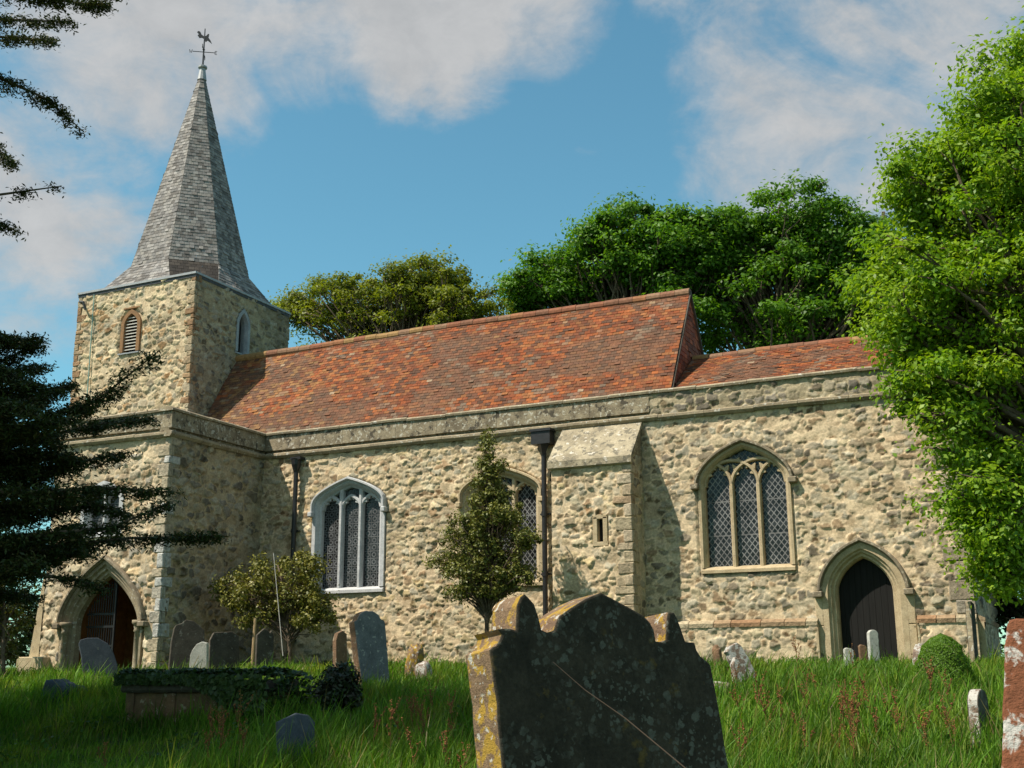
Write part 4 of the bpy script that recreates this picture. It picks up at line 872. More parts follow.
simple('upright stump of stone propped against the leaning lichened slab', .19, .44, 744, 706, -5.95, 35, 0, -4, .12, [STONE['whitelichen']], 'rough', 'stone', name='broken_stone', rough=.012)
rock('broken_stone', 'small rounded white lichened stone left of the leaning slab', 721, 702, -6.2, .14, .12, .16, STONE['whitelichen'], 10, 8)
rock('broken_stone', 'small dark brown stone stump at the chancel plinth', 718, 662, -2.6, .08, .08, .28, STONE['brown'], -4, 11, up=.6)
rock('broken_stone', 'yellow and dark lichened stone lump in grass before the nave wall', 414, 668, -4.3, .13, .11, .34, STONE['lichen_side'], 8, 14, up=.75)
rock('broken_stone', 'white lichened stone lump beside the yellow lichened one', 424, 672, -4.6, .13, .11, .22, STONE['whitelichen'], -8, 17, up=.6)
rock('broken_stone', 'white lichened stone behind the clipped green mound', 921, 676, -4.6, .10, .10, .30, STONE['whitelichen'], 4, 19, up=.6)
rock('broken_stone', 'dark rounded boulder lying in the shaded grass under the yew', 58, 706, -8.0, .24, .22, .30, STONE['slate'], 20, 21, up=.5)
rock('broken_stone', 'smaller dark stone lying right of the shaded boulder', 77, 692, -7.2, .17, .14, .15, STONE['slate'], 30, 25, up=.9)

# chest tomb
pc = at(192, 716, -9.0); tz = gzz(pc[0], pc[1]); tomb = empty('chest_tomb', (pc[0], pc[1], tz), 'low brown stone chest tomb overgrown with ivy in the left grass', 'tomb')
Rz = Matrix.Rotation(math.radians(8), 3, 'Z')
MT = lambda x, y, z: tuple(Vector((pc[0], pc[1], tz))+Rz @ Vector((x, y, z)))
mb = MB(); mb.block(-.92, .92, .03, .75, -.2, .46, .02, MT, .008)
for i in range(4): mb.block(-.93+i*.6-.05+.0, -.93+i*.6+.07, -.005, .05, -.2, .45, .01, MT, .004)
mb.build('chest', STONE['brown'], tomb)
mb = MB(); mb.block(-1.02, 1.02, -.08, .86, .46, .60, .03, MT, .012); mb.build('slab', STONE['dark'], tomb)

# ================================================================== FOLIAGE
def leaf_mesh(name, P, Nrm, size, cols, mat, parent=None, ratio=.5, fold=.18):
    n = len(P); Nrm = Nrm/np.linalg.norm(Nrm, axis=1, keepdims=True); r = rng.normal(size=(n, 3)); A = r-Nrm*(r*Nrm).sum(1, keepdims=True); A /= np.linalg.norm(A, axis=1, keepdims=True); B = np.cross(Nrm, A)
    s = (size*np.ones(n))[:, None]; V = np.stack([P-A*s*.5, P+B*s*.5*ratio+Nrm*s*fold*.5+A*s*.05, P+A*s*.5, P-B*s*.5*ratio+Nrm*s*fold*.5+A*s*.05], 1)
    return np_mesh(name, V, np.arange(n*4).reshape(n, 4), mat, parent, np.repeat(cols, 4, 0))
def leaf_cols(n, pal, var=.3):
    pal = np.array(pal); return pal[rng.integers(0, len(pal), n)]*(1-var/2+var*rng.random(n))[:, None]
def clumps_in(ells, n, seed, shell=.45):
    """points biased to the outer part of a set of ellipsoids [(c, r, weight)]"""
    R = np.random.default_rng(seed); w = np.array([e[2] for e in ells], float); w /= w.sum(); out = []
    for i in R.choice(len(ells), n, p=w):
        c, r, _ = ells[i]; d = R.normal(size=3); d /= np.linalg.norm(d); out.append(np.array(c)+d*np.array(r)*R.random()**shell)
    return np.array(out)
def crown(name, centres, rad, per, leaf, pal, mat, parent, flat=.6, upn=.55, seed=0, ratio=.55, var=.35):
    R = np.random.default_rng(seed); Ps = []; Ns = []; Cs = []
    cc = np.mean(centres, 0)
    for c in centres:
        k = int(per*R.uniform(.6, 1.3)); r = rad*R.choice([.5, .8, 1., 1.2, 1.4])*R.uniform(.85, 1.15); d = R.normal(size=(k, 3)); d /= np.linalg.norm(d, axis=1, keepdims=True); q = d*(R.random(k)**.5*(1+.75*(R.random(k) < .16)*R.random(k)))[:, None]*r; q[:, 2] *= flat
        Ps.append(c+q); nn = d*.7+np.array([0, 0, upn])+R.normal(size=(k, 3))*.45; Ns.append(nn); t = np.array(pal)[R.integers(0, len(pal))]*R.uniform(.85, 1.15)
        Cs.append(leaf_cols(k, pal, var)*.6+t*.4)
    P = np.concatenate(Ps); n = len(P)
    return leaf_mesh(name, P, np.concatenate(Ns), leaf*R.uniform(.7, 1.25, n), np.concatenate(Cs), mat, parent, ratio)
def limbs(name, base, top, r0, centres, parent, mat, seed=0, thin=.03, lo=.3, every=1, twigs=0, trad=.5):
    R = np.random.default_rng(seed); mb = MB(); base = np.array(base); top = np.array(top)
    for c in centres[::every]:
        hgt = np.clip((c[2]-base[2])/(top[2]-base[2])*.75, lo, .95)*R.uniform(.75, 1.0); s = base+(top-base)*hgt; e = np.array(c); m1 = s+(e-s)*.4+np.array([0, 0, .12])*np.linalg.norm(e-s)+R.normal(size=3)*.05*np.linalg.norm(e-s); m2 = s+(e-s)*.75+np.array([0, 0, .08])*np.linalg.norm(e-s)+R.normal(size=3)*.05*np.linalg.norm(e-s)
        ra = max(thin, r0*(1-hgt)*.5); mb.tube([s, m1, m2, e], [ra, ra*.65, ra*.4, ra*.15], 5, False)
        for _ in range(twigs):
            d = R.normal(size=3); d /= np.linalg.norm(d); d[2] *= .5; mb.tube([m2+(e-m2)*.5, e+d*trad*.5, e+d*trad], [ra*.3, ra*.18, ra*.06], 3, False)
    return mb.build(name, mat, parent, True, fix=False)
def trunk(base, top, r0, r1, parent, mat, seed=0):
    R = np.random.default_rng(seed); mb = MB(); base = np.array(base, float); top = np.array(top, float); k = 7
    pts = [base+(top-base)*i/(k-1)+R.normal(size=3)*np.array([.03, .03, 0])*np.linalg.norm(top-base)*.25 for i in range(k)]; pts[0] = base-np.array([0, 0, .3])
    mb.tube(pts, [r0*1.35]+[r0+(r1-r0)*i/(k-1) for i in range(1, k)], 10); return mb.build('trunk', mat, parent, True, fix=False)
def tree(name, label, base, top, r0, ells, ncl, rad, per, leaf, pal, group=None, seed=1, mat='leaf', cat='tree', flat=.55, shell=.45, every=1, twigs=2, upn=.55, ratio=.55, thin=.03, lo=.3, bark='bark', var=.35):
    t = empty(name, tuple(base), label, cat, group); c = clumps_in(ells, ncl, seed, shell)
    trunk(base, top, r0, r0*.35, t, MAT[bark], seed); limbs('branches', base, top, r0, c, t, MAT[bark], seed, thin, lo, every, twigs, rad)
    crown('crown', c, rad, per, leaf, pal, MAT[mat], t, flat, upn, seed, ratio, var); return t
weeds()
GREEN = [(.10, .23, .012), (.078, .185, .011), (.135, .275, .014), (.058, .14, .011)]
def ell(x, y, Y, rx, ry, rd, w=1):
    c = at(x, y, Y); k = depth(c)/F; return (tuple(c), (rx*k, rd, ry*k), w)
# two green trees and an olive oak beyond the church, a dark conifer behind
def gb_(x, Y): p = at(x, 640, Y); return np.array([p[0], Y, gzz(p[0], Y)])
b_ = gb_(628, 20); tree('sycamore_tree', 'broad green tree rising behind the middle of the nave roof', b_, at(625, 250, 20), .42,
    [ell(622, 250, 20, 66, 46, 2.4, 3), ell(560, 285, 20, 55, 36, 2.2, 2), ell(675, 255, 20, 44, 46, 2.2, 2.6), ell(706, 245, 20.5, 26, 34, 1.6, 1.2), ell(615, 330, 20, 115, 50, 2.8, 2.5), ell(535, 300, 20, 28, 22, 1.4, .5)], 380, .64, 260, .175, GREEN, 'trees beyond the church', 101, thin=.035)
b_ = gb_(790, 22); tree('sycamore_tree', 'tall rounded green tree rising behind the tile hung gable', b_, at(785, 240, 22), .46,
    [ell(775, 236, 22, 80, 48, 2.8, 3), ell(830, 262, 22, 48, 48, 2.4, 2), ell(715, 272, 22, 42, 46, 2.2, 1.5), ell(790, 320, 22, 105, 50, 3, 3), ell(868, 285, 23, 40, 66, 2.5, 2.2), ell(725, 250, 22, 30, 40, 1.6, 1.2)], 450, .68, 260, .18, GREEN, 'trees beyond the church', 102, thin=.035)
b_ = gb_(395, 17); OLIVE = [(.19, .225, .014), (.145, .185, .013), (.225, .25, .018), (.12, .15, .014)]
tree('oak_tree', 'open olive green oak between the tower and the nave ridge', b_, at(405, 300, 17), .36,
    [ell(420, 290, 17, 56, 32, 2.0, 3), ell(345, 310, 17, 50, 36, 1.9, 2.2), ell(300, 312, 17, 26, 22, 1.2, .8), ell(465, 312, 17, 38, 30, 1.8, 1.6), ell(390, 345, 17, 105, 32, 2.4, 2)], 400, .52, 150, .14, OLIVE, 'trees beyond the church', 103, twigs=3, thin=.04)
b_ = gb_(885, 26); tree('conifer_tree', 'dark pointed conifer top between the gable tree and the bright tree', b_, at(880, 212, 26), .2,
    [ell(881, 240, 26, 16, 28, .9, 1), ell(884, 290, 26, 34, 50, 1.6, 2)], 90, .5, 120, .14, [(.035, .07, .02), (.028, .055, .018)], 'trees beyond the church', 104)
# bright tree on the right, in front of the chancel corner
BRIGHT = [(.20, .34, .012), (.15, .285, .011), (.26, .39, .018), (.11, .225, .011), (.23, .33, .02)]
b_ = at(1075, 640, -2.2); b_[2] = gzz(b_[0], b_[1])
tree('field_maple_tree', 'bright yellow green maple overhanging the east end of the chancel', b_, at(1060, 150, -2.2), .28,
    [ell(1010, 200, -2.4, 105, 55, 1.9, 3), ell(925, 285, -2.6, 72, 68, 1.6, 3), ell(920, 190, -2.4, 34, 40, 1.0, .9), ell(965, 160, -2.4, 45, 50, 1.2, 1.4), ell(945, 350, -2.6, 55, 60, 1.3, 1.6), ell(1000, 110, -2.4, 40, 45, 1.4, 1.2), ell(1030, 60, -2.2, 20, 25, 1.0, .4), ell(960, 400, -2.8, 60, 80, 1.5, 2.4), ell(1030, 330, -2.2, 90, 140, 2.0, 4), ell(985, 500, -2.8, 52, 60, 1.2, 1.6), ell(1090, 250, -2.2, 110, 190, 2.4, 3), ell(1005, 560, -2.8, 34, 34, .9, .7)], 700, .40, 230, .09, BRIGHT, None, 105, thin=.015, flat=.6, every=2)
# hollies before the nave wall
HOL = [(.19, .18, .03), (.14, .14, .024), (.235, .215, .038), (.095, .105, .02)]
p = at(294, 640, -2.0); p[2] = gzz(p[0], p[1])
hb = tree('holly_tree', 'round bushy young holly beside the porch', p, at(280, 565, -2.0), .05,
    [ell(268, 596, -2.0, 44, 34, .72, 4), ell(235, 592, -2.0, 22, 22, .4, 1.2), ell(303, 580, -2.0, 20, 26, .4, 1.4), ell(312, 610, -2.0, 22, 24, .4, 1.2), ell(283, 562, -2.0, 30, 14, .4, 1)], 170, .19, 95, .07, HOL, None, 111, 'leaf_glossy', shell=.5, thin=.006, flat=.9, upn=.3)
CON = [(.16, .165, .030), (.115, .13, .025), (.20, .195, .036), (.08, .095, .020)]
p = at(487, 640, -1.9); p[2] = gzz(p[0], p[1])
cell = [ell(489, 446, -1.9, 5, 16, .1, .35), ell(489, 470, -1.9, 15, 20, .25, .9), ell(489, 495, -1.9, 24, 22, .38, 1.4), ell(488, 520, -1.9, 35, 22, .5, 2), ell(485, 545, -1.9, 46, 22, .65, 2.5), ell(482, 570, -1.9, 50, 17, .65, 2.3), ell(446, 563, -1.9, 18, 9, .3, .5), ell(528, 540, -1.9, 16, 12, .3, .5), ell(520, 578, -1.9, 22, 9, .3, .6), ell(480, 590, -1.9, 42, 9, .5, 1.3), ell(470, 530, -1.9, 30, 16, .4, .9), ell(505, 515, -1.9, 22, 14, .35, .6)]
tree('holly_tree', 'tall pointed young holly hiding the second nave window', p, at(489, 440, -1.9), .045, cell, 400, .15, 85, .058, CON, None, 112, 'leaf_glossy', shell=.5, thin=.006, flat=.8, upn=.3, lo=.15)
p1 = at(255.6, 618, -2.5); p0 = at(252.2, 668, -2.5); mb = MB(); mb.tube([p0, p1], [.035, .032], 8); tag(mb.build('tree_stake', MAT['tan_wood']), 'short tan wooden stake beside the wavy-topped headstone', 'stake')
p1 = at(273.5, 553, -2.75); p0 = at(283, 656, -2.75); mb = MB(); mb.tube([p0, p1], [.008, .007], 6); tag(mb.build('cane', MAT['slat']), 'thin pale cane leaning up through the bushy holly', 'cane')
# shrubs
p = at(341, 722, -8.7); p[2] = gzz(p[0], p[1])
tree('shrub', 'small dark rounded shrub right of the ivy covered tomb', p, p+np.array([0, 0, .45]), .02, [ell(340, 690, -8.7, 22, 22, .3, 1)], 70, .11, 60, .06, [(.022, .035, .014), (.03, .042, .016), (.035, .03, .018)], None, 121, 'leaf_glossy', 'shrub', thin=.005, flat=.9, upn=.3)
p = at(943, 690, -5.9); p[2] = gzz(p[0], p[1]); sb = empty('clipped_mound', tuple(p), 'bright green clipped conical mound before the chancel corner', 'shrub')
n = 15000; hh = rng.random(n); an = rng.uniform(0, 2*PI, n); rr = np.interp(hh, [0, .15, .35, .6, .8, .93, 1], [.62, .46, .33, .27, .21, .12, .0])*(1-.10*rng.random(n))*(.80+.42*fbm(an*1.4+hh*3, hh*5+an, 71, 3)); cx_ = p[0]-.0+.03*hh
Pm = np.stack([cx_+rr*np.cos(an), p[1]+rr*np.sin(an), p[2]+.0+hh*.70], -1); Nm = np.stack([np.cos(an), np.sin(an), .5+0*an], -1)+rng.normal(size=(n, 3))*.5
leaf_mesh('foliage', Pm, Nm, .028, leaf_cols(n, [(.115, .22, .014), (.09, .185, .012), (.14, .26, .018)]), MAT['leaf'], sb, .4)
mb = MB(); mb.lathe((p[0], p[1], p[2]), [(.5, -.1), (.38, .1), (.26, .25), (.22, .4), (.15, .52), (.02, .57)], 14); mb.build('stems', m_plain('mound twigs', (.04, .05, .015), 1), sb, True)
# ivy over the tomb
n = 5200; u = rng.uniform(-1.05, 1.1, n); s_ = rng.random(n); top_ = s_ < .6
drop = .10+.42*sstep(-.1, .9, u)*(.6+.8*fbm(u*3, u*0, 61, 2))
y = np.where(top_, rng.uniform(-.12, .9, n), -.12-.04*rng.random(n)); z = np.where(top_, .62+.14*fbm(u*2.5, y*3, 66, 3)*rng.random(n)**.4+.02, .66-drop*rng.random(n))
k = ~((~top_) & (u < -.05) & (rng.random(n) < .4)); u, y, z, top_ = u[k], y[k], z[k], top_[k]
endm = rng.random(len(u)) < .10; u = np.where(endm, 1.05+.18*rng.random(len(u)), u); z = np.where(endm, .7*rng.random(len(u)), z); y = np.where(endm, rng.uniform(-.1, .85, len(u)), y)
Pi = np.array([MT(a, b2, c2) for a, b2, c2 in zip(u, y, z)]); Ni = np.where(top_[:, None], np.array([[0, -.2, 1.]]), np.array([[.1, -1, .3]]))+rng.normal(size=(len(u), 3))*.4
iv = leaf_mesh('ivy', Pi, Ni, .075*rng.uniform(.6, 1.3, len(u)), leaf_cols(len(u), [(.035, .065, .014), (.025, .05, .012), (.05, .08, .02)]), MAT['leaf_glossy'], None, .8, .1); tag(iv, 'dark ivy spilling over the top of the chest tomb', 'ivy')
p = at(4, 672, -4.4); p[2] = gzz(p[0], p[1])
tree('shrub', 'sunlit olive green shrub at the far left beyond the yew', p, at(4, 600, -4.4), .05, [ell(0, 610, -4.4, 22, 50, .7, 2), ell(-20, 600, -4.4, 30, 60, .8, 2)], 90, .22, 70, .08, [(.08, .09, .018), (.055, .068, .016), (.11, .11, .022)], None, 122, 'leaf', 'shrub', thin=.008)

# dark evergreens beyond the ends of the church
DK = [(.035, .06, .016), (.026, .045, .013), (.045, .075, .018)]
p = at(1030, 640, 4.5); p[2] = gzz(p[0], p[1])
tree('evergreen_tree', 'dark evergreen in the shade behind the east end of the chancel', p, at(1030, 520, 4.5), .12, [ell(1020, 560, 4.5, 42, 70, 1.2, 2), ell(1060, 540, 4.5, 60, 100, 1.6, 2), ell(1004, 610, 4.5, 18, 40, .6, .8), ell(1030, 645, 4.5, 40, 20, .8, .8)], 110, .34, 110, .11, DK, None, 131, thin=.012)
p = at(-30, 640, 5.0); p[2] = gzz(p[0], p[1])
tree('evergreen_tree', 'dark evergreen in the shade west of the tower', p, at(-20, 500, 5.0), .16, [ell(-10, 560, 5., 45, 90, 1.6, 2), ell(-50, 540, 5., 60, 120, 2, 2), ell(30, 620, 5., 18, 30, .8, .8), ell(5, 648, 5., 40, 22, .8, 1)], 130, .42, 110, .13, DK, None, 132, thin=.012)
# ------------------------------------------------------------------ yew on the left
YT = np.array([-13.4, -12.2, gzz(-13.4, -12.2)])
yew = empty('yew_tree', tuple(YT), 'dark yew on the left whose boughs reach across the porch', 'tree')
trunk(YT, YT+np.array([.1, .1, 12.5]), .45, .12, yew, MAT['bark'], 5)
Yb = MB(); YP_ = []; YN_ = []; YC_ = []
R5 = np.random.default_rng(55)
def spray(pts, width, dens, droop=.35):
    """a bough: side twigs to both sides, drooping, clothed with needles"""
    pts = [np.array(p, float) for p in pts]; seg = [np.linalg.norm(b-a) for a, b in zip(pts, pts[1:])]; tot = sum(seg)
    def pos(t):
        d = t*tot
        for a, b, l in zip(pts, pts[1:], seg):
            if d <= l: return a+(b-a)*d/l, (b-a)/l
            d -= l
        return pts[-1], (pts[-1]-pts[-2])/seg[-1]
    Yb.tube(pts, [.045*(1-.85*i/(len(pts)-1)) for i in range(len(pts))], 6, False)
    nt_ = int(tot*dens*1.5)
    for i in range(nt_):
        t = R5.uniform(.12, 1.0); q, d = pos(t); side = R5.choice([-1, 1]); lat = np.cross(d, [0, 0, 1.]); lat /= np.linalg.norm(lat)+1e-6
        ln = width*R5.uniform(.4, 1.1)*(1.15-.75*t**2); dirn = lat*side*R5.uniform(.5, 1)+d*R5.uniform(.3, .9)+np.array([0, 0, R5.uniform(-droop, .12)]); dirn /= np.linalg.norm(dirn)
        e = q+dirn*ln+np.array([0, 0, -droop*ln*.35]); mid = q+dirn*ln*.55; Yb.tube([q, mid, e], [.008, .005, .002], 3, False)
        k = int(ln*300)+10; f = R5.random(k); P = np.where(f[:, None] < .5, q+(mid-q)*(f*2)[:, None], mid+(e-mid)*(f*2-1)[:, None])
        w2 = np.cross(dirn, [0, 0, 1.]); P = P+w2*R5.normal(size=(k, 1))*.065+R5.normal(size=(k, 3))*.035; P[:, 2] -= .03*R5.random(k)
        YP_.append(P); YN_.append(np.array([0, 0, .8])+R5.normal(size=(k, 3))*.5); YC_.append(k)
def bough(px, y0, y1, width=.55, dens=16, droop=.35):
    n = len(px); pts = [at(x, y, y0+(y1-y0)*i/(n-1)) for i, (x, y) in enumerate(px)]
    spray([YT+np.array([.05, .05, max(.5, pts[0][2]-YT[2]-.1)])]+pts, width, dens, droop)
B_ = [([(-60, 60), (0, 78), (45, 98), (84, 132)], .38, 13), ([(-60, 30), (10, 38), (58, 40)], .35, 14), ([(-50, -20), (40, -2), (105, 6)], .42, 18), ([(-60, -60), (30, -34), (128, -8)], .4, 14), ([(-50, 20), (20, 20), (75, 22)], .35, 14), ([(-60, 120), (-15, 140), (12, 165)], .3, 10),
      ([(-70, 215), (-10, 196), (62, 186)], .30, 12), ([(-60, 230), (-5, 222), (18, 232)], .3, 12),
      ([(-60, 340), (-10, 338), (28, 342)], .35, 14), ([(-60, 372), (0, 375), (42, 366)], .42, 16), ([(-60, 432), (20, 428), (95, 402), (160, 350)], .42, 15), ([(-60, 410), (10, 405), (72, 384)], .5, 17),
      ([(-60, 440), (30, 440), (100, 424), (150, 418)], .42, 17), ([(-60, 470), (30, 470), (90, 460), (130, 452)], .5, 18), ([(-60, 490), (30, 492), (110, 488), (170, 492)], .45, 17), ([(-60, 520), (40, 512), (100, 506), (130, 515)], .42, 15),
      ([(-60, 555), (40, 548), (130, 538), (216, 536)], .36, 16), ([(-60, 545), (30, 535), (110, 528), (165, 505)], .42, 14), ([(-60, 575), (20, 572), (75, 580), (110, 590)], .36, 12), ([(-60, 600), (0, 590), (40, 600)], .4, 14),
      ([(-60, 400), (-10, 395), (35, 402)], .55, 18), ([(-60, 450), (0, 452), (60, 446)], .55, 18), ([(-60, 510), (0, 505), (60, 500)], .55, 18), ([(-60, 555), (-10, 548), (40, 560)], .5, 16)]
for i, (px, w_, dn) in enumerate(B_): bough(px, -11.6+.5*math.sin(i*2.1), -9.9+.8*math.sin(i*1.7), w_*(.75 if i < 8 else .95), dn*(.75 if i < 8 else .85))
for i in range(17):        # dense inner boughs near the left edge of the view
    y_ = 345+i*14.5+R5.uniform(-8, 8); x_ = R5.uniform(20, 95) if i > 5 else R5.uniform(5, 45); dy_ = R5.uniform(-14, 18)
    px = [(-60, y_+R5.uniform(-10, 20)), (x_*.4-15, y_+dy_*.2), (x_, y_-dy_)]; Y0_ = R5.uniform(-12.2, -10.4); bough(px, Y0_, Y0_+R5.uniform(-.6, 1.2), .5, 15, .45)
for i in range(70):        # high boughs towards the camera side, above the frame
    z = R5.uniform(6.2, 11.5); a_ = R5.uniform(PI*1.25, PI*1.72); ln = R5.uniform(3.2, 5.2); s = YT+np.array([0, 0, z]); dv = np.array([math.cos(a_), math.sin(a_), 0])
    spray([s, s+dv*ln*.5+np.array([0, 0, .3]), s+dv*ln], .9, 10)
# the rest of the crown, out of the picture, that shades the lawn
for i in range(95):
    z = R5.uniform(1.2, 9.8); a_ = R5.uniform(PI*.78, PI*1.76); ln = 4.7*math.sqrt(max(.05, 1-((z-3.2)/7.4)**2))*R5.uniform(.75, 1.1); s = YT+np.array([0, 0, z-YT[2]*0]); dv = np.array([math.cos(a_), math.sin(a_), 0])
    spray([s, s+dv*ln*.5+np.array([0, 0, .25]), s+dv*ln+np.array([0, 0, -.1])], .8, 11)
P = np.concatenate(YP_); n = len(P)
leaf_mesh('crown', P, np.concatenate(YN_), .062*R5.uniform(.7, 1.3, n), leaf_cols(n, [(.036, .055, .016), (.026, .042, .013), (.05, .072, .018), (.075, .07, .022)]), MAT['yew'], yew, .34, .1)
Yb.build('boughs', MAT['bark'], yew, True, fix=False)

# ------------------------------------------------------------------ sorrel stalks and a dry stem
def sorrel_mesh(i):
    R = random.Random(i); mb = MB(); h = R.uniform(.42, .72); bx, by = R.uniform(-.08, .08), R.uniform(-.08, .08); st = lambda t: (bx*t*t, by*t*t, h*t)
    mb.col = (.16, .12, .035); mb.tube([st(k/5) for k in range(6)], [.005, .0045, .004, .0035, .003, .002], 5)
    for br in range(R.randint(3, 5)):
        t0 = R.uniform(.45, .8); p0 = st(t0); an = R.uniform(0, 2*PI); l = R.uniform(.08, .2); p1 = (p0[0]+math.cos(an)*l*.45, p0[1]+math.sin(an)*l*.45, p0[2]+l)
        mb.col = (.2, .09, .04); mb.tube([p0, ((p0[0]+p1[0])/2+math.cos(an)*.01, (p0[1]+p1[1])/2, (p0[2]+p1[2])/2), p1], [.003, .0025, .002], 4)
        for k in range(12):
            f = R.random(); c = [a+(b2-a)*f+R.uniform(-.012, .012) for a, b2 in zip(p0, p1)]; mb.col = R.choice([(.30, .12, .05), (.24, .09, .045), (.36, .17, .065), (.22, .10, .05)]); r_ = R.uniform(.004, .008); mb.tube([(c[0], c[1], c[2]-r_), c, (c[0], c[1], c[2]+r_)], [.002, r_, .002], 5)
    for k in range(16):
        f = R.uniform(.72, 1); c = [a+R.uniform(-.014, .014) for a in st(f)]; mb.col = R.choice([(.31, .13, .055), (.25, .10, .045), (.36, .18, .07)]); r_ = R.uniform(.004, .008); mb.tube([(c[0], c[1], c[2]-r_), c, (c[0], c[1], c[2]+r_)], [.002, r_, .002], 5)
    o = mb.build('sorrel_stalk', MAT['sorrel'], None, usecol=True); return o
protos = [sorrel_mesh(i) for i in range(6)]; used = [False]*6
def sorrel(x, y, lab, grp):
    i = random.randrange(6); o = protos[i]
    if used[i]: o = o.copy(); C.objects.link(o)
    used[i] = True; o.location = (x, y, gzz(x, y)-.02); o.rotation_euler = (random.uniform(-.12, .12), random.uniform(-.12, .12), random.uniform(0, 6)); s = random.uniform(.75, 1.15); o.scale = (s, s, s); tag(o, lab, 'sorrel', grp)
def on_ground(px, py):
    d = _fw+_r2*(px-512)/F-_u2*(py-384)/F
    for t in np.linspace(3, 26, 600):
        q = CAM+d*t
        if q[2] <= gz(q[1]): return q
    return None
for k in range(34):
    px, py = random.uniform(735, 965), random.triangular(675, 800, 770); q = on_ground(px, py)
    if q is not None: sorrel(q[0], q[1], 'rust red sorrel stalk in seed in the sunny grass right of the double headstone', 'sorrel in the sunny grass')
for px, py in [(405, 735), (412, 750), (418, 740), (425, 765), (430, 760), (436, 742), (445, 775), (450, 790), (455, 770), (400, 770), (388, 780), (370, 775), (415, 790), (460, 800)]:
    q = on_ground(px, py); sorrel(q[0], q[1], 'rust red sorrel stalk in the grass between the slate and the double headstone', 'sorrel left of the double headstone')
for px, py in [(205, 778), (215, 765), (222, 760), (228, 775), (235, 770), (210, 790), (218, 795), (240, 785), (105, 790)]:
    q = on_ground(px, py); sorrel(q[0], q[1], 'rust red sorrel stalk in the shaded grass below the ivy covered tomb', 'sorrel below the tomb')

mb = MB(); mb.tube([CAM+(_fw+_r2*(x-512)/F-_u2*(y-384)/F)*k for x, y, k in ((740, 812, 3.55), (690, 772, 3.68), (625, 718, 3.85), (585, 690, 3.93), (553, 662, 3.99))], [.0022, .002, .0018, .0014, .0008], 5)
tag(mb.build('dry_stalk', m_plain('dry stalk', (.075, .055, .04), .8, 0, .1)), 'long thin pale dry stalk leaning across the face of the double headstone', 'stalk')
# ================================================================== LIGHT AND SKY
AZ, EL = math.radians(43.7), math.radians(EL_DEG)
sun_dir = Vector((-math.sin(AZ)*math.cos(EL), -math.cos(AZ)*math.cos(EL), math.sin(EL)))
sl = bpy.data.lights.new('sun', 'SUN'); sl.energy = SUN; sl.angle = math.radians(.5); sl.color = (1, .91, .78)
so = bpy.data.objects.new('sun', sl); C.objects.link(so); so.rotation_euler = sun_dir.to_track_quat('Z', 'Y').to_euler(); so.location = sun_dir*40
w = bpy.data.worlds.new('World'); SC.world = w; w.use_nodes = True; nt = w.node_tree; bg = nt.nodes['Background']
sky = N(nt, 'ShaderNodeTexSky', sky_type='NISHITA', sun_disc=False, sun_elevation=EL, sun_rotation=math.radians(180+43.7)); sky.dust_density = .6; sky.ozone_density = 2.5; sky.air_density = 1.0
tc = N(nt, 'ShaderNodeTexCoord'); vec = tc.outputs['Generated']
def M2(op, a, b_=None, c_=None):
    n = N(nt, 'ShaderNodeMath', operation=op)
    for i, v in enumerate((a, b_, c_)):
        if v is None: continue
        if hasattr(v, 'links'): L(nt, v, n.inputs[i])
        else: n.inputs[i].default_value = v
    return n.outputs[0]
nv = N(nt, 'ShaderNodeVectorMath', operation='NORMALIZE'); L(nt, vec, nv.inputs[0]); dirv = nv.outputs[0]
def dpx(x, y): d = _fw+_r2*(x-512)/F-_u2*(y-384)/F; return d/np.linalg.norm(d)
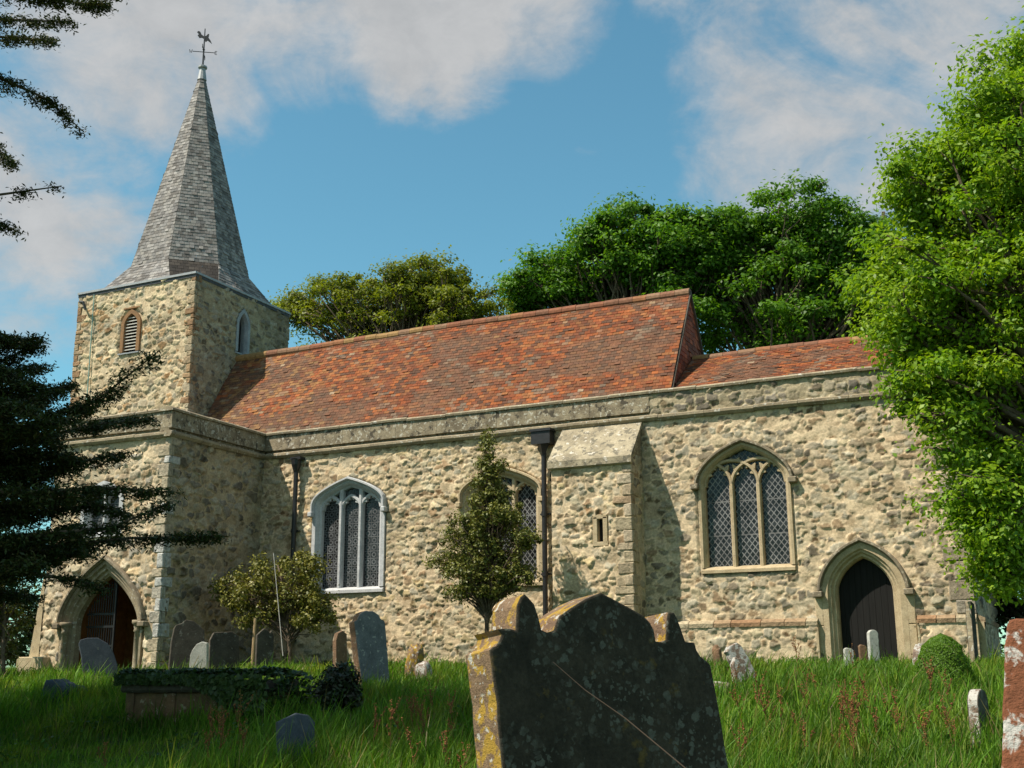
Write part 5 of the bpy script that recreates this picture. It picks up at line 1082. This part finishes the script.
# cloud banks: where in the sky they hang (directions), how wide (degrees), how dense
banks = [(dpx(130, 10), 9.5, 1.0), (dpx(300, 15), 6, .85), (dpx(430, 10), 7, 1.1), (dpx(540, 10), 5, .85), (dpx(40, 190), 7.5, .85), (dpx(30, 300), 6, .4), (dpx(800, 110), 9, .85), (dpx(900, 140), 7, .8), (dpx(960, 60), 7, .7), (dpx(790, 150), 5, .5), (dpx(700, 190), 5, .35), (dpx(610, 120), 3.5, .35), (dpx(760, -60), 9, .6)]
for az_, el_, wd_, k_ in ((300, 60, 18, .8), (20, 22, 16, .5), (90, 20, 24, .9), (135, 30, 30, 1.1), (180, 35, 32, 1.1), (225, 25, 26, 1.), (160, 75, 25, .9), (60, 50, 18, .8)):  # unseen banks behind and overhead, added to make the fill light less teal
    banks.append((np.array([math.sin(math.radians(az_))*math.cos(math.radians(el_)), math.cos(math.radians(az_))*math.cos(math.radians(el_)), math.sin(math.radians(el_))]), wd_, k_))
acc = None
for d, wd, k in banks:
    dt = N(nt, 'ShaderNodeVectorMath', operation='DOT_PRODUCT'); L(nt, dirv, dt.inputs[0]); dt.inputs[1].default_value = tuple(d)
    mr = N(nt, 'ShaderNodeMapRange', interpolation_type='SMOOTHSTEP'); L(nt, dt.outputs['Value'], mr.inputs[0]); mr.inputs[1].default_value = math.cos(math.radians(wd*1.0)); mr.inputs[2].default_value = 1.0; mr.inputs[4].default_value = k
    acc = mr.outputs[0] if acc is None else M2('MAXIMUM', acc, mr.outputs[0])
mp = N(nt, 'ShaderNodeMapping'); mp.inputs['Scale'].default_value = (1, 1, 1.6); L(nt, dirv, mp.inputs[0])
n1 = noise(nt, mp.outputs[0], 5.5, 7, .62, .6); n2 = noise(nt, mp.outputs[0], 19, 5, .65, .3)
den = M2('ADD', M2('MULTIPLY', acc, .78), M2('ADD', M2('MULTIPLY', M2('SUBTRACT', n1, .5), 1.6), M2('MULTIPLY', M2('SUBTRACT', n2, .5), .6)))
cl = N(nt, 'ShaderNodeMapRange', interpolation_type='SMOOTHSTEP'); L(nt, den, cl.inputs[0]); cl.inputs[1].default_value = .22; cl.inputs[2].default_value = .92; cl.inputs[4].default_value = .92
tint = mix(nt, 1, sky.outputs[0], SKY_TINT, 'MULTIPLY')
cc_ = mix(nt, n2, CLOUD_A, CLOUD_B)
fin = mix(nt, cl.outputs[0], tint, cc_)
L(nt, fin, bg.inputs['Color']); bg.inputs['Strength'].default_value = SKY_STR
SC.view_settings.view_transform = 'Standard'; SC.view_settings.look = 'None'; SC.view_settings.gamma = 1; SC.view_settings.exposure = EXPO; SC.view_settings.use_curve_mapping = False
SC.cycles.use_denoising = True; SC.cycles.max_bounces = 6; SC.cycles.diffuse_bounces = 3; SC.cycles.glossy_bounces = 2; SC.cycles.transmission_bounces = 3
SC.render.film_transparent = False
